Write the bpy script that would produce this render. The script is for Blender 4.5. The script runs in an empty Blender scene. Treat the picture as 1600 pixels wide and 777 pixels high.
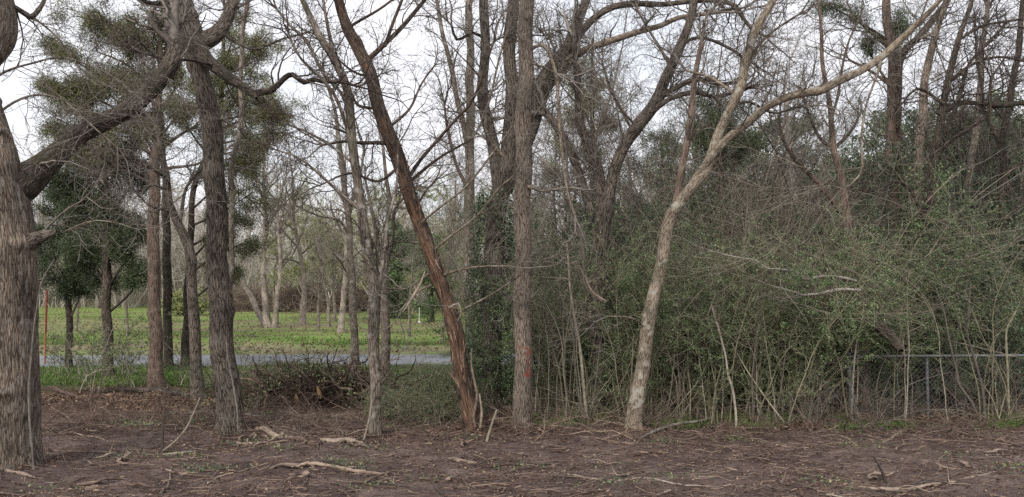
import bpy, math, random
import numpy as np
from mathutils import Vector
rng = np.random.default_rng(11)
random.seed(5)
R = math.radians
# ------------------------------------------------------------------ camera, sky, sun, exposure
F, CX, CY, H = 1200.0, 800.0, 388.5, 2.0
PITCH = math.atan((445 - CY) / F)
scene = bpy.context.scene
cd = bpy.data.cameras.new('camera'); cam = bpy.data.objects.new('camera', cd)
scene.collection.objects.link(cam); scene.camera = cam
cam.location = (0, 0, H); cam.rotation_euler = (R(90) + PITCH, 0, 0)
cd.sensor_width = 36; cd.lens = 36 * F / 1600; cd.clip_start = 0.05; cd.clip_end = 2000
SUN_EL, SUN_AZ = 38.0, 202.0       # degrees, azimuth clockwise from +Y
w = bpy.data.worlds.new('World'); scene.world = w; w.use_nodes = True
nt = w.node_tree; nt.nodes.clear()
def nd(t, typ, **kw):
    n = t.nodes.new(typ)
    for k, v in kw.items(): setattr(n, k, v)
    return n
out = nd(nt, 'ShaderNodeOutputWorld'); bg = nd(nt, 'ShaderNodeBackground'); bg.inputs[1].default_value = 0.1
sky = nd(nt, 'ShaderNodeTexSky', sky_type='NISHITA', sun_disc=False, sun_elevation=R(SUN_EL), sun_rotation=R(SUN_AZ), air_density=1.2, dust_density=2.0)
tc = nd(nt, 'ShaderNodeTexCoord'); mp = nd(nt, 'ShaderNodeMapping'); mp.inputs['Scale'].default_value = (1.2, 1.2, 3.2)
nz = nd(nt, 'ShaderNodeTexNoise'); nz.inputs['Scale'].default_value = 2.6; nz.inputs['Detail'].default_value = 6
rp = nd(nt, 'ShaderNodeValToRGB'); rp.color_ramp.elements[0].position = .30; rp.color_ramp.elements[0].color = (.72,.72,.72,1); rp.color_ramp.elements[1].position = .58; rp.color_ramp.elements[1].color = (1,1,1,1)
mxs = nd(nt, 'ShaderNodeMixRGB'); mxs.inputs['Color2'].default_value = (7.1, 7.15, 7.5, 1)
L = nt.links.new
L(tc.outputs['Generated'], mp.inputs[0]); L(mp.outputs[0], nz.inputs['Vector']); L(nz.outputs[0], rp.inputs[0])
L(rp.outputs[0], mxs.inputs['Fac']); L(sky.outputs[0], mxs.inputs['Color1']); L(mxs.outputs[0], bg.inputs[0]); L(bg.outputs[0], out.inputs[0])
sl = bpy.data.lights.new('sun', 'SUN'); so = bpy.data.objects.new('sun', sl); scene.collection.objects.link(so)
sl.energy = 1.5; sl.angle = R(22); sl.color = (1.0, .95, .88)
az, el = R(SUN_AZ), R(SUN_EL)
sd = Vector((math.sin(az)*math.cos(el), math.cos(az)*math.cos(el), math.sin(el)))
so.rotation_euler = sd.to_track_quat('Z', 'Y').to_euler()
vs = scene.view_settings; vs.view_transform = 'Standard'; vs.look = 'None'; vs.exposure = 0.68; vs.gamma = 1; vs.use_curve_mapping = False
cy = scene.cycles; cy.use_denoising = False; cy.max_bounces = 5; cy.diffuse_bounces = 3; cy.glossy_bounces = 2; cy.transmission_bounces = 2; cy.caustics_reflective = False; cy.caustics_refractive = False
scene.render.threads_mode = 'AUTO'

# ------------------------------------------------------------------ helpers
def P(px, py, Z):
    u, v = (px - CX) / F, (CY - py) / F
    dy = math.cos(PITCH) - v * math.sin(PITCH); dz = math.sin(PITCH) + v * math.cos(PITCH)
    t = Z / dy
    return np.array((u * t, Z, H + dz * t))
def gz(x, y):
    x = np.asarray(x, float); y = np.asarray(y, float)
    n = (np.sin(x*1.7+y*.6)*.5 + np.sin(x*.9-y*1.9+2)*.5 + np.sin(x*3.7+1.1*y+1)*.25 + np.sin(-x*2.3+y*4.1)*.22)
    f = (np.sin(x*9.1+np.sin(y*7)*1.3)*np.sin(y*11.3+x*2.1) + .7*np.sin(x*17.3+y*5)*np.sin(y*19.1-x*3+1))
    near = np.clip((17.5 - y) / 3, 0, 1)
    return near*(n*.04 + f*.013) + (1-near)*n*.01
_gz0 = gz
BASES = [(17,8.35,.5),(364,10.4,.36),(246,15,.3),(309,13.3,.28),(587,9.95,.26),(738,10.45,.3),(768,12,.4),(817,10.35,.32),(930,11.6,.36),(990,10.3,.32),(602,15.5,.25),(171,16,.25),(263,18.5,.25)]
def gz(x, y):      # soil and litter banked up round the trunks
    z = _gz0(x, y)
    for px_, Zb, r_ in BASES:
        xb = (px_-CX)/F*Zb*1.0; z = z + .075*np.exp(-((x-xb)**2+(y-Zb)**2)/(r_*r_*.9))
    return z
def ground_depth(py): return H / ((py - 445) / F) if py > 446 else 900
def unit(v): return v / (np.linalg.norm(v, axis=-1, keepdims=True) + 1e-9)
def props(o, label=None, cat=None, group=None, kind=None):
    if label: o['label'] = label
    if cat: o['category'] = cat
    if group: o['group'] = group
    if kind: o['kind'] = kind
    return o
def link(o): scene.collection.objects.link(o); return o
def empty(name, loc, label, cat, group=None, rot=0, scale=1):
    o = bpy.data.objects.new(name, None); link(o); o.location = [float(a) for a in loc]; o.rotation_euler = (0, 0, rot); o.scale = (scale,)*3
    o.empty_display_size = .2
    return props(o, label, cat, group)
class MB:
    def __init__(s): s.v = []; s.q = []; s.bk = []; s.rn = []; s.n = 0; s.w = []
    def add(s, v, q, bk=None, rn=None, wr=None):
        s.v.append(v); s.q.append(q + s.n); m = len(v)
        s.bk.append(v if bk is None else bk); s.rn.append(np.full(m, .5) if rn is None else rn)
        s.w.append(np.zeros(m) if wr is None else wr); s.n += m
    def tubes(s, paths, radii, sides=4, disp=None, wear=None, cap=False):
        paths = np.asarray(paths, float); radii = np.asarray(radii, float)
        if paths.ndim == 2: paths = paths[None]; radii = radii[None]
        if len(paths) == 0: return
        B, N, _ = paths.shape
        T = unit(np.gradient(paths, axis=1)); m = unit(paths[:, -1] - paths[:, 0])
        ref = np.where(np.abs(m[:, 2:3]) < .8, np.array([[0, 0, 1.]]), np.array([[1., 0, 0]]))
        ref = unit(ref - m * (ref*m).sum(-1, keepdims=True))[:, None, :]
        U = unit(ref - T * (ref*T).sum(-1, keepdims=True)); V = np.cross(T, U)
        th = np.arange(sides) * 2*np.pi/sides
        sl_ = np.concatenate([np.zeros((B, 1)), np.cumsum(np.linalg.norm(np.diff(paths, axis=1), axis=-1), axis=1)], 1)
        rr = np.repeat(radii[:, :, None], sides, 2)
        if disp is not None: rr = rr * disp(th[None, None, :], sl_[:, :, None], paths[:, :, None, :])
        dirs = np.cos(th)[None, None, :, None]*U[:, :, None, :] + np.sin(th)[None, None, :, None]*V[:, :, None, :]
        wr = None
        if wear is not None:
            wm, inset = wear(dirs, sl_[:, :, None], paths[:, :, None, :], rr); rr = rr - inset; wr = wm.reshape(-1)
        v = (paths[:, :, None, :] + dirs*rr[..., None]).reshape(-1, 3)
        off = rng.random((B, 1, 1)) * 20
        bk = np.stack([np.cos(th)[None, None, :]*radii[:, :, None] + off, np.sin(th)[None, None, :]*radii[:, :, None] + off*1.7,
                       np.repeat(sl_[:, :, None], sides, 2) + off], -1).reshape(-1, 3)
        idx = np.arange(B*N*sides).reshape(B, N, sides)
        a = idx[:, :-1, :]; b = np.roll(a, -1, 2); c = np.roll(idx[:, 1:, :], -1, 2); d = idx[:, 1:, :]
        q = np.stack([a, b, c, d], -1).reshape(-1, 4)
        rn = np.repeat(rng.random(B), N*sides)
        s.add(v, q, bk, rn, wr)
        if cap:
            for b_ in range(B):
                for k, o_ in ((0, -1), (N-1, 1)):
                    ring = v.reshape(B, N, sides, 3)[b_, k]; c_ = ring.mean(0)[None]
                    vv = np.concatenate([ring, c_]); i = np.arange(sides); j = (i+1) % sides
                    qq = np.stack([i, j, np.full(sides, sides), np.full(sides, sides)], -1)
                    s.tri(vv, np.stack([i, j, np.full(sides, sides)], -1))
    def tri(s, v, t): s.add(v, np.concatenate([t, t[:, 2:3]], 1))
    def leaves(s, pos, d, length, width, droop=.15):
        n = len(pos)
        if n == 0: return
        d = unit(d); r = rng.normal(size=(n, 3)); side = unit(np.cross(d, r)); nr = np.cross(side, d)
        length = np.broadcast_to(length, n)[:, None]; width = np.broadcast_to(width, n)[:, None]
        p0 = pos; p1 = pos + d*length*.5 + side*width*.5 + nr*length*.08; p3 = pos + d*length*.5 - side*width*.5 + nr*length*.08
        p2 = pos + d*length - np.array([0, 0, 1.])*length*droop
        v = np.stack([p0, p1, p2, p3], 1).reshape(-1, 3)
        s.add(v, np.arange(n*4).reshape(n, 4), None, np.repeat(rng.random(n), 4))
    def build(s, name, mat, parent=None, origin=(0, 0, 0), smooth=True):
        if not s.v: return None
        v = np.concatenate(s.v) - np.asarray(origin, float); q = np.concatenate(s.q)
        me = bpy.data.meshes.new(name)
        tri = q[:, 2] == q[:, 3]
        me.vertices.add(len(v)); me.vertices.foreach_set('co', v.astype(np.float32).ravel())
        cnt = np.where(tri, 3, 4); keep = np.ones_like(q, bool); keep[tri, 3] = False
        lv = q[keep]; me.loops.add(len(lv)); me.loops.foreach_set('vertex_index', lv.astype(np.int32))
        me.polygons.add(len(q)); st = np.concatenate([[0], np.cumsum(cnt)[:-1]])
        me.polygons.foreach_set('loop_start', st.astype(np.int32)); me.polygons.foreach_set('loop_total', cnt.astype(np.int32))
        me.polygons.foreach_set('use_smooth', np.full(len(q), smooth))
        me.update(calc_edges=True)
        a = me.attributes.new('bk', 'FLOAT_VECTOR', 'POINT'); a.data.foreach_set('vector', np.concatenate(s.bk).astype(np.float32).ravel())
        a = me.attributes.new('rnd', 'FLOAT', 'POINT'); a.data.foreach_set('value', np.concatenate(s.rn).astype(np.float32))
        wr = np.concatenate(s.w)
        if wr.any(): a = me.attributes.new('wear', 'FLOAT', 'POINT'); a.data.foreach_set('value', wr.astype(np.float32))
        me.materials.append(mat)
        o = bpy.data.objects.new(name, me); link(o)
        if parent: o.parent = parent
        else: o.location = [float(c) for c in origin]
        return o
def dup(root, loc, rot, scale, label=None, group=None):
    def cp(o, par):
        c = o.copy(); link(c); c.parent = par
        for ch in [k for k in bpy.data.objects if k.parent == o] if False else list(o.children): cp(ch, c)
        return c
    r = cp(root, None); r.location = [float(a) for a in loc]; r.rotation_euler = (0, 0, rot); r.scale = scale if hasattr(scale, '__len__') else (scale,)*3
    if label: r['label'] = label
    if group: r['group'] = group
    return r

# ------------------------------------------------------------------ materials
def newmat(name):
    m = bpy.data.materials.new(name); m.use_nodes = True; t = m.node_tree
    b = t.nodes['Principled BSDF']; b.inputs['Specular IOR Level'].default_value = .2; b.inputs['Roughness'].default_value = .85
    return m, t, b
def ramp(t, stops):
    r = nd(t, 'ShaderNodeValToRGB'); e = r.color_ramp.elements
    while len(e) < len(stops): e.new(.5)
    for i, (p, c) in enumerate(stops): e[i].position = p; e[i].color = (*c, 1) if len(c) == 3 else c
    return r
def bark(name, dark, mid, light, scale=28, stretch=.16, bump=.6, dist=.012, moss=None, lichen=None, wear=None, warp=.35):
    m, t, b = newmat(name); l = t.links.new
    at = nd(t, 'ShaderNodeAttribute', attribute_name='bk')
    mp_ = nd(t, 'ShaderNodeMapping'); mp_.inputs['Scale'].default_value = (scale*1.25, scale*1.25, scale*stretch); l(at.outputs['Vector'], mp_.inputs[0])
    n1 = nd(t, 'ShaderNodeTexNoise'); n1.inputs['Scale'].default_value = .9; n1.inputs['Detail'].default_value = 4; l(mp_.outputs[0], n1.inputs['Vector']); n1.inputs['Scale'].default_value = .45; n1.inputs['Detail'].default_value = 3
    ad = nd(t, 'ShaderNodeMixRGB', blend_type='ADD'); ad.inputs['Fac'].default_value = warp*2; l(mp_.outputs[0], ad.inputs[1]); l(n1.outputs['Color'], ad.inputs[2])
    vo = nd(t, 'ShaderNodeTexVoronoi', feature='DISTANCE_TO_EDGE'); vo.inputs['Scale'].default_value = 1.0; l(ad.outputs[0], vo.inputs['Vector'])
    n2 = nd(t, 'ShaderNodeTexNoise'); n2.inputs['Scale'].default_value = 2.5; n2.inputs['Detail'].default_value = 8; n2.inputs['Roughness'].default_value = .7; l(mp_.outputs[0], n2.inputs['Vector'])
    mu = nd(t, 'ShaderNodeMath', operation='MULTIPLY'); mu.inputs[1].default_value = 3.6; l(vo.outputs['Distance'], mu.inputs[0])
    v2 = nd(t, 'ShaderNodeTexVoronoi', feature='DISTANCE_TO_EDGE'); v2.inputs['Scale'].default_value = 2.3; l(ad.outputs[0], v2.inputs['Vector'])
    m2_ = nd(t, 'ShaderNodeMath', operation='MULTIPLY_ADD'); m2_.inputs[1].default_value = 1.6; l(v2.outputs['Distance'], m2_.inputs[0]); m2_.inputs[2].default_value = -.25; m3_ = nd(t, 'ShaderNodeMath', operation='MINIMUM'); m3_.inputs[1].default_value = 0.08; l(m2_.outputs[0], m3_.inputs[0])
    mn = nd(t, 'ShaderNodeMath', operation='MINIMUM'); mn.inputs[1].default_value = .62; l(mu.outputs[0], mn.inputs[0]); mn0 = mn; mn = nd(t, 'ShaderNodeMath', operation='ADD'); l(mn0.outputs[0], mn.inputs[0]); l(m3_.outputs[0], mn.inputs[1])
    ma = nd(t, 'ShaderNodeMath', operation='MULTIPLY_ADD'); ma.inputs[1].default_value = .5; l(n2.outputs[0], ma.inputs[0]); l(mn.outputs[0], ma.inputs[2])
    r = ramp(t, [(.24, dark), (.48, mid), (1.0, light)]); l(ma.outputs[0], r.inputs[0])
    n3 = nd(t, 'ShaderNodeTexNoise'); n3.inputs['Scale'].default_value = 3.0; n3.inputs['Detail'].default_value = 5; l(at.outputs['Vector'], n3.inputs['Vector'])
    r3 = ramp(t, [(.32, (.55, .55, .54)), (.68, (1.35, 1.3, 1.25))]); l(n3.outputs[0], r3.inputs[0])
    mx = nd(t, 'ShaderNodeMixRGB', blend_type='MULTIPLY'); mx.inputs[0].default_value = 1; l(r.outputs[0], mx.inputs[1]); l(r3.outputs[0], mx.inputs[2])
    col = mx
    for c, sc_, lo, hi in ((moss, 2.2, .5, .68), (lichen, 9, .56, .66)):
        if c is None: continue
        nn = nd(t, 'ShaderNodeTexNoise'); nn.inputs['Scale'].default_value = sc_; nn.inputs['Detail'].default_value = 6; l(at.outputs['Vector'], nn.inputs['Vector'])
        rr = ramp(t, [(lo, (0, 0, 0)), (hi, (.75, .75, .75))]); l(nn.outputs[0], rr.inputs[0])
        m2 = nd(t, 'ShaderNodeMixRGB'); l(rr.outputs[0], m2.inputs[0]); l(col.outputs[0], m2.inputs[1]); m2.inputs[2].default_value = (*c, 1); col = m2
    hgt = ma
    if wear is not None:   # exposed wood or spray paint held in the 'wear' attribute
        wa = nd(t, 'ShaderNodeAttribute', attribute_name='wear')
        mpw = nd(t, 'ShaderNodeMapping'); mpw.inputs['Scale'].default_value = (70, 70, 2.5); l(at.outputs['Vector'], mpw.inputs[0])
        nw = nd(t, 'ShaderNodeTexNoise'); nw.inputs['Scale'].default_value = 1; nw.inputs['Detail'].default_value = 5; l(mpw.outputs[0], nw.inputs['Vector'])
        rw = ramp(t, [(.3, wear[0]), (.5, wear[1]), (.68, wear[2])]); l(nw.outputs[0], rw.inputs[0])
        m2 = nd(t, 'ShaderNodeMixRGB'); l(wa.outputs['Fac'], m2.inputs[0]); l(col.outputs[0], m2.inputs[1]); l(rw.outputs[0], m2.inputs[2]); col = m2
    oi = nd(t, 'ShaderNodeObjectInfo'); mr = nd(t, 'ShaderNodeMapRange'); mr.inputs[3].default_value = .82; mr.inputs[4].default_value = 1.18; l(oi.outputs['Random'], mr.inputs[0])
    hv = nd(t, 'ShaderNodeHueSaturation'); l(mr.outputs[0], hv.inputs['Value']); l(col.outputs[0], hv.inputs['Color']); l(hv.outputs[0], b.inputs['Base Color'])
    bu = nd(t, 'ShaderNodeBump'); bu.inputs['Strength'].default_value = bump; bu.inputs['Distance'].default_value = dist; l(hgt.outputs[0], bu.inputs['Height']); l(bu.outputs[0], b.inputs['Normal'])
    return m
def twigmat(name, c1, c2, c3=None):
    m, t, b = newmat(name); l = t.links.new
    at = nd(t, 'ShaderNodeAttribute', attribute_name='rnd'); r = ramp(t, [(0, c1), (.55, c2), (1, c3 or c2)]); l(at.outputs['Fac'], r.inputs[0])
    a2 = nd(t, 'ShaderNodeAttribute', attribute_name='bk'); n = nd(t, 'ShaderNodeTexNoise'); n.inputs['Scale'].default_value = 18; n.inputs['Detail'].default_value = 3; l(a2.outputs['Vector'], n.inputs['Vector'])
    r2 = ramp(t, [(.3, (.65, .65, .65)), (.7, (1.3, 1.3, 1.3))]); l(n.outputs[0], r2.inputs[0])
    mx = nd(t, 'ShaderNodeMixRGB', blend_type='MULTIPLY'); mx.inputs[0].default_value = 1; l(r.outputs[0], mx.inputs[1]); l(r2.outputs[0], mx.inputs[2])
    l(mx.outputs[0], b.inputs['Base Color']); b.inputs['Roughness'].default_value = .9
    return m
def leafmat(name, stops, spec=.3, rough=.5, trans=.0):
    m, t, b = newmat(name); l = t.links.new
    at = nd(t, 'ShaderNodeAttribute', attribute_name='rnd'); r = ramp(t, stops); l(at.outputs['Fac'], r.inputs[0])
    tc_ = nd(t, 'ShaderNodeTexCoord'); n = nd(t, 'ShaderNodeTexNoise'); n.inputs['Scale'].default_value = 1.3; n.inputs['Detail'].default_value = 2; l(tc_.outputs['Object'], n.inputs['Vector'])
    r2 = ramp(t, [(.3, (.7, .72, .7)), (.7, (1.3, 1.25, 1.15))]); l(n.outputs[0], r2.inputs[0])
    mx = nd(t, 'ShaderNodeMixRGB', blend_type='MULTIPLY'); mx.inputs[0].default_value = 1; l(r.outputs[0], mx.inputs[1]); l(r2.outputs[0], mx.inputs[2])
    oi = nd(t, 'ShaderNodeObjectInfo'); mr = nd(t, 'ShaderNodeMapRange'); mr.inputs[3].default_value = .75; mr.inputs[4].default_value = 1.3; l(oi.outputs['Random'], mr.inputs[0])
    hv = nd(t, 'ShaderNodeHueSaturation'); l(mr.outputs[0], hv.inputs['Value']); l(mx.outputs[0], hv.inputs['Color']); l(hv.outputs[0], b.inputs['Base Color'])
    b.inputs['Specular IOR Level'].default_value = spec; b.inputs['Roughness'].default_value = rough
    return m
M = {}
M['oak'] = bark('oak bark', (.082,.062,.05), (.2,.16,.128), (.33,.275,.225), scale=36, stretch=.13, bump=.9, dist=.02, lichen=(.27,.24,.21), warp=.5)
M['oak_brown'] = bark('brown oak bark', (.03,.024,.019), (.122,.1,.084), (.26,.225,.19), scale=36, stretch=.15, bump=.9, dist=.018, lichen=(.2,.175,.15), warp=.5)
M['oak_dark'] = bark('dark oak bark', (.025,.02,.016), (.09,.072,.06), (.2,.17,.145), scale=34, stretch=.2, bump=.9, dist=.016, moss=(.06,.06,.035))
M['grey'] = bark('grey bark', (.05,.038,.03), (.17,.14,.115), (.31,.27,.23), scale=42, stretch=.14, bump=.6, dist=.01, lichen=(.36,.34,.30), moss=(.10,.10,.065), warp=.3)
M['brown'] = bark('brown bark', (.06,.046,.037), (.2,.163,.132), (.38,.325,.27), scale=50, stretch=.13, bump=.75, dist=.011, wear=((.42,.07,.045),(.30,.05,.035),(.20,.045,.03)), warp=.3)
M['pale'] = bark('pale lichened bark', (.07,.052,.038), (.175,.145,.11), (.31,.27,.215), scale=44, stretch=.2, bump=.6, dist=.008, lichen=(.34,.32,.27), warp=.35)
M['cedar'] = bark('red cedar bark', (.05,.033,.026), (.155,.11,.088), (.29,.22,.18), scale=60, stretch=.05, bump=.8, dist=.01, lichen=(.22,.19,.15), warp=.25)
M['cedar_broken'] = bark('weathered cedar bark', (.03,.02,.015), (.11,.08,.062), (.22,.17,.14), scale=50, stretch=.07, bump=.9, dist=.014, wear=((.075,.042,.032),(.21,.115,.075),(.54,.34,.21)), warp=.25)
M['white'] = bark('bleached bark', (.22,.2,.17), (.38,.355,.32), (.52,.49,.45), scale=30, stretch=.4, bump=.3, dist=.005)
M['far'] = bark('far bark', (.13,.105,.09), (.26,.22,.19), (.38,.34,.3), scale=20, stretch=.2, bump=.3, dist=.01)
M['twig'] = twigmat('grey brown twigs', (.09,.075,.064), (.165,.143,.122), (.26,.232,.2))
M['twig_dark'] = twigmat('dark twigs', (.04,.03,.026), (.08,.062,.053), (.13,.105,.09))
M['twig_pale'] = twigmat('pale twigs', (.16,.135,.1), (.28,.24,.185), (.40,.36,.29))
M['twig_green'] = twigmat('green brown stems', (.13,.115,.075), (.24,.22,.145), (.38,.35,.25))
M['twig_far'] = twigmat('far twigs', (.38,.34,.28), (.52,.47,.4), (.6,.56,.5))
M['twig_red'] = twigmat('reddish brown brush', (.11,.08,.062), (.19,.14,.11), (.3,.24,.19))
M['juniper'] = leafmat('juniper foliage', [(0, (.038,.062,.033)), (.5, (.075,.11,.055)), (.85, (.12,.15,.075)), (1, (.17,.17,.09))])
M['juniper_olive'] = leafmat('olive juniper foliage', [(0, (.1,.115,.06)), (.5, (.19,.2,.1)), (.85, (.26,.26,.14)), (1, (.3,.25,.15))])
M['yaupon'] = leafmat('thicket leaves', [(0, (.035,.066,.032)), (.4, (.085,.14,.062)), (.8, (.16,.225,.1)), (1, (.28,.3,.16))], spec=.4, rough=.4)
M['wisp'] = leafmat('yellow green leaves', [(0, (.065,.095,.05)), (.5, (.135,.175,.09)), (.9, (.21,.25,.14)), (1, (.33,.33,.21))], spec=.4, rough=.4)
M['privet'] = leafmat('dark shrub leaves', [(0, (.045,.075,.045)), (.5, (.095,.14,.08)), (.9, (.16,.2,.12)), (1, (.22,.23,.14))], spec=.4, rough=.4)
M['under'] = leafmat('undergrowth leaves', [(0, (.04,.07,.034)), (.4, (.085,.13,.055)), (.8, (.16,.2,.09)), (1, (.27,.25,.15))], spec=.4, rough=.45)
M['bud'] = leafmat('spring leaves', [(0, (.14,.17,.06)), (.5, (.22,.25,.1)), (1, (.32,.32,.17))])
M['deadleaf'] = leafmat('dead leaves', [(0, (.06,.04,.032)), (.5, (.13,.085,.065)), (.85, (.21,.145,.11)), (1, (.32,.25,.19))], spec=.1, rough=.8)
M['chips'] = leafmat('wood chips', [(0, (.055,.034,.03)), (.55, (.12,.076,.064)), (.85, (.22,.155,.125)), (1, (.42,.32,.23))], spec=.1, rough=.85)
M['stick'] = twigmat('fallen sticks', (.075,.05,.042), (.15,.105,.085), (.33,.25,.19))
M['freshwood'] = twigmat('fresh torn wood', (.32,.2,.1), (.45,.3,.16), (.55,.42,.26))
M['root'] = twigmat('muddy roots', (.035,.025,.018), (.085,.058,.043), (.27,.2,.15))
M['bark_shred'] = twigmat('shredded cedar bark', (.07,.045,.035), (.16,.1,.07), (.4,.27,.18))
M['stripped'] = twigmat('barkless wood', (.15,.11,.085), (.27,.21,.165), (.40,.325,.26))
M['grassblade'] = leafmat('grass blades', [(0, (.06,.1,.03)), (.5, (.1,.17,.045)), (.9, (.16,.24,.07)), (1, (.28,.25,.13))], spec=.2)
def plain(name, c, rough=.6, metal=0, noise=.15, sc=20):
    m, t, b = newmat(name); l = t.links.new; tc_ = nd(t, 'ShaderNodeTexCoord'); n = nd(t, 'ShaderNodeTexNoise'); n.inputs['Scale'].default_value = sc; n.inputs['Detail'].default_value = 5
    l(tc_.outputs['Object'], n.inputs['Vector']); a = tuple(x*(1-noise*2) for x in c); d = tuple(min(1, x*(1+noise*2)) for x in c)
    r = ramp(t, [(.3, a), (.7, d)]); l(n.outputs[0], r.inputs[0]); l(r.outputs[0], b.inputs['Base Color']); b.inputs['Roughness'].default_value = rough; b.inputs['Metallic'].default_value = metal
    return m
M['galv'] = plain('dull galvanised steel', (.19,.195,.2), .55, .4)
M['wire'] = plain('weathered fence wire', (.13,.13,.13), .6, .3)
M['redpaint'] = plain('faded red paint', (.24,.05,.035), .6, 0, .2, 8)
M['orangepaint'] = plain('faded orange fibreglass', (.34,.1,.05), .6, 0, .2, 8)
M['whitepaint'] = plain('white plastic', (.7,.7,.68), .5, 0, .05)

def ground_mat():
    m, t, b = newmat('ground'); l = t.links.new
    g = nd(t, 'ShaderNodeNewGeometry'); sp = nd(t, 'ShaderNodeSeparateXYZ'); l(g.outputs['Position'], sp.inputs[0])
    def noise(scale, detail=5, rough=.55, vec=None, sc3=None):
        n = nd(t, 'ShaderNodeTexNoise'); n.inputs['Scale'].default_value = scale; n.inputs['Detail'].default_value = detail; n.inputs['Roughness'].default_value = rough
        src = g.outputs['Position']
        if sc3: mm = nd(t, 'ShaderNodeMapping'); mm.inputs['Scale'].default_value = sc3; l(src, mm.inputs[0]); src = mm.outputs[0]
        l(src, n.inputs['Vector']); return n
    def mix(f, a, bb):
        x = nd(t, 'ShaderNodeMixRGB')
        if hasattr(f, 'outputs'): l(f.outputs[0], x.inputs[0])
        else: x.inputs[0].default_value = f
        for i, c in ((1, a), (2, bb)):
            if hasattr(c, 'outputs'): l(c.outputs[0], x.inputs[i])
            else: x.inputs[i].default_value = (*c, 1)
        return x
    # soil
    n1 = noise(2.2, 6); s1 = ramp(t, [(.3, (.115,.082,.074)), (.55, (.19,.142,.128)), (.75, (.265,.205,.183))]); l(n1.outputs[0], s1.inputs[0])
    n2 = noise(1, 6, .7, sc3=(16, 45, 30)); f2 = ramp(t, [(.53, (0,0,0)), (.68, (.8,.8,.8))]); l(n2.outputs[0], f2.inputs[0]); soil = mix(f2, s1, (.2,.148,.125))
    n3 = noise(1, 5, .6, sc3=(28, 60, 30)); f3 = ramp(t, [(.34, (.8,.8,.8)), (.46, (0,0,0))]); l(n3.outputs[0], f3.inputs[0]); soil = mix(f3, soil, (.042,.028,.026))
    nlo = noise(.55, 4); rlo = ramp(t, [(.35, (.72,.7,.7)), (.65, (1.22,1.2,1.16))]); l(nlo.outputs[0], rlo.inputs[0]); sm = nd(t, 'ShaderNodeMixRGB', blend_type='MULTIPLY'); sm.inputs[0].default_value = 1; l(soil.outputs[0], sm.inputs[1]); l(rlo.outputs[0], sm.inputs[2]); soil = sm
    # forest floor under the thicket
    n4 = noise(9, 6, .7); s4 = ramp(t, [(.3, (.045,.032,.022)), (.5, (.12,.078,.05)), (.7, (.21,.145,.1))]); l(n4.outputs[0], s4.inputs[0])
    # verge grass
    n5 = noise(7, 6, .7, sc3=(1, .6, 1)); s5 = ramp(t, [(.3, (.035,.06,.022)), (.52, (.075,.115,.035)), (.72, (.14,.16,.065))]); l(n5.outputs[0], s5.inputs[0])
    # field
    n6 = noise(.9, 7, .65, sc3=(.35, 1, 1)); s6 = ramp(t, [(.28, (.115,.175,.04)), (.5, (.185,.275,.06)), (.68, (.26,.32,.1))]); l(n6.outputs[0], s6.inputs[0])
    n7 = noise(.5, 7, .7, sc3=(.22, .8, 1)); f7 = ramp(t, [(.48, (0,0,0)), (.6, (.75,.75,.75))]); l(n7.outputs[0], f7.inputs[0]); field = mix(f7, s6, (.2,.15,.1))
    def band(y0, y1, y2, y3, amp=1.5):   # trapezoid in Y
        nn = noise(.35, 4, sc3=(.35, 1, 1)); a = nd(t, 'ShaderNodeMath', operation='MULTIPLY_ADD'); a.inputs[1].default_value = amp*4; l(nn.outputs[0], a.inputs[0]); l(sp.outputs['Y'], a.inputs[2])
        s_ = nd(t, 'ShaderNodeMath', operation='SUBTRACT'); s_.inputs[1].default_value = amp*2; l(a.outputs[0], s_.inputs[0])
        r_ = ramp(t, [(0, (0,0,0))]*1 + [(.01, (0,0,0))]); e = r_.color_ramp.elements
        mr = nd(t, 'ShaderNodeMapRange'); mr.inputs[1].default_value = y0; mr.inputs[2].default_value = y3; l(s_.outputs[0], mr.inputs[0])
        r_ = ramp(t, [(0, (0,0,0)), ((y1-y0)/(y3-y0), (1,1,1)), ((y2-y0)/(y3-y0), (1,1,1)), (1, (0,0,0))]); l(mr.outputs[0], r_.inputs[0]); return r_
    mulb = nd(t, 'ShaderNodeMixRGB', blend_type='MULTIPLY'); mulb.inputs[0].default_value = 1; l(band(21, 21.6, 25.2, 26.8, .5).outputs[0], mulb.inputs[1])
    n8 = noise(1.2, 5, .6, sc3=(.25, 1, 1)); f8 = ramp(t, [(.4, (.1,.1,.1)), (.62, (.85,.85,.85))]); l(n8.outputs[0], f8.inputs[0]); l(f8.outputs[0], mulb.inputs[2])
    field = mix(mulb, field, (.27,.22,.15))
    mul2 = nd(t, 'ShaderNodeMixRGB', blend_type='MULTIPLY'); mul2.inputs[0].default_value = 1; l(band(31, 33.5, 42, 46, 1.4).outputs[0], mul2.inputs[1])
    n9 = noise(.8, 5, .65, sc3=(.3, 1, 1)); f9 = ramp(t, [(.42, (.1,.1,.1)), (.6, (.85,.85,.85))]); l(n9.outputs[0], f9.inputs[0]); l(f9.outputs[0], mul2.inputs[2])
    field = mix(mul2, field, (.2,.15,.105))
    def step(y, wdt, amp, sc=.8):
        nn = noise(sc, 4); a = nd(t, 'ShaderNodeMath', operation='MULTIPLY_ADD'); a.inputs[1].default_value = amp*2; l(nn.outputs[0], a.inputs[0]); l(sp.outputs['Y'], a.inputs[2])
        mr = nd(t, 'ShaderNodeMapRange'); mr.inputs[1].default_value = y+amp-wdt; mr.inputs[2].default_value = y+amp+wdt; l(a.outputs[0], mr.inputs[0]); return mr
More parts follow.
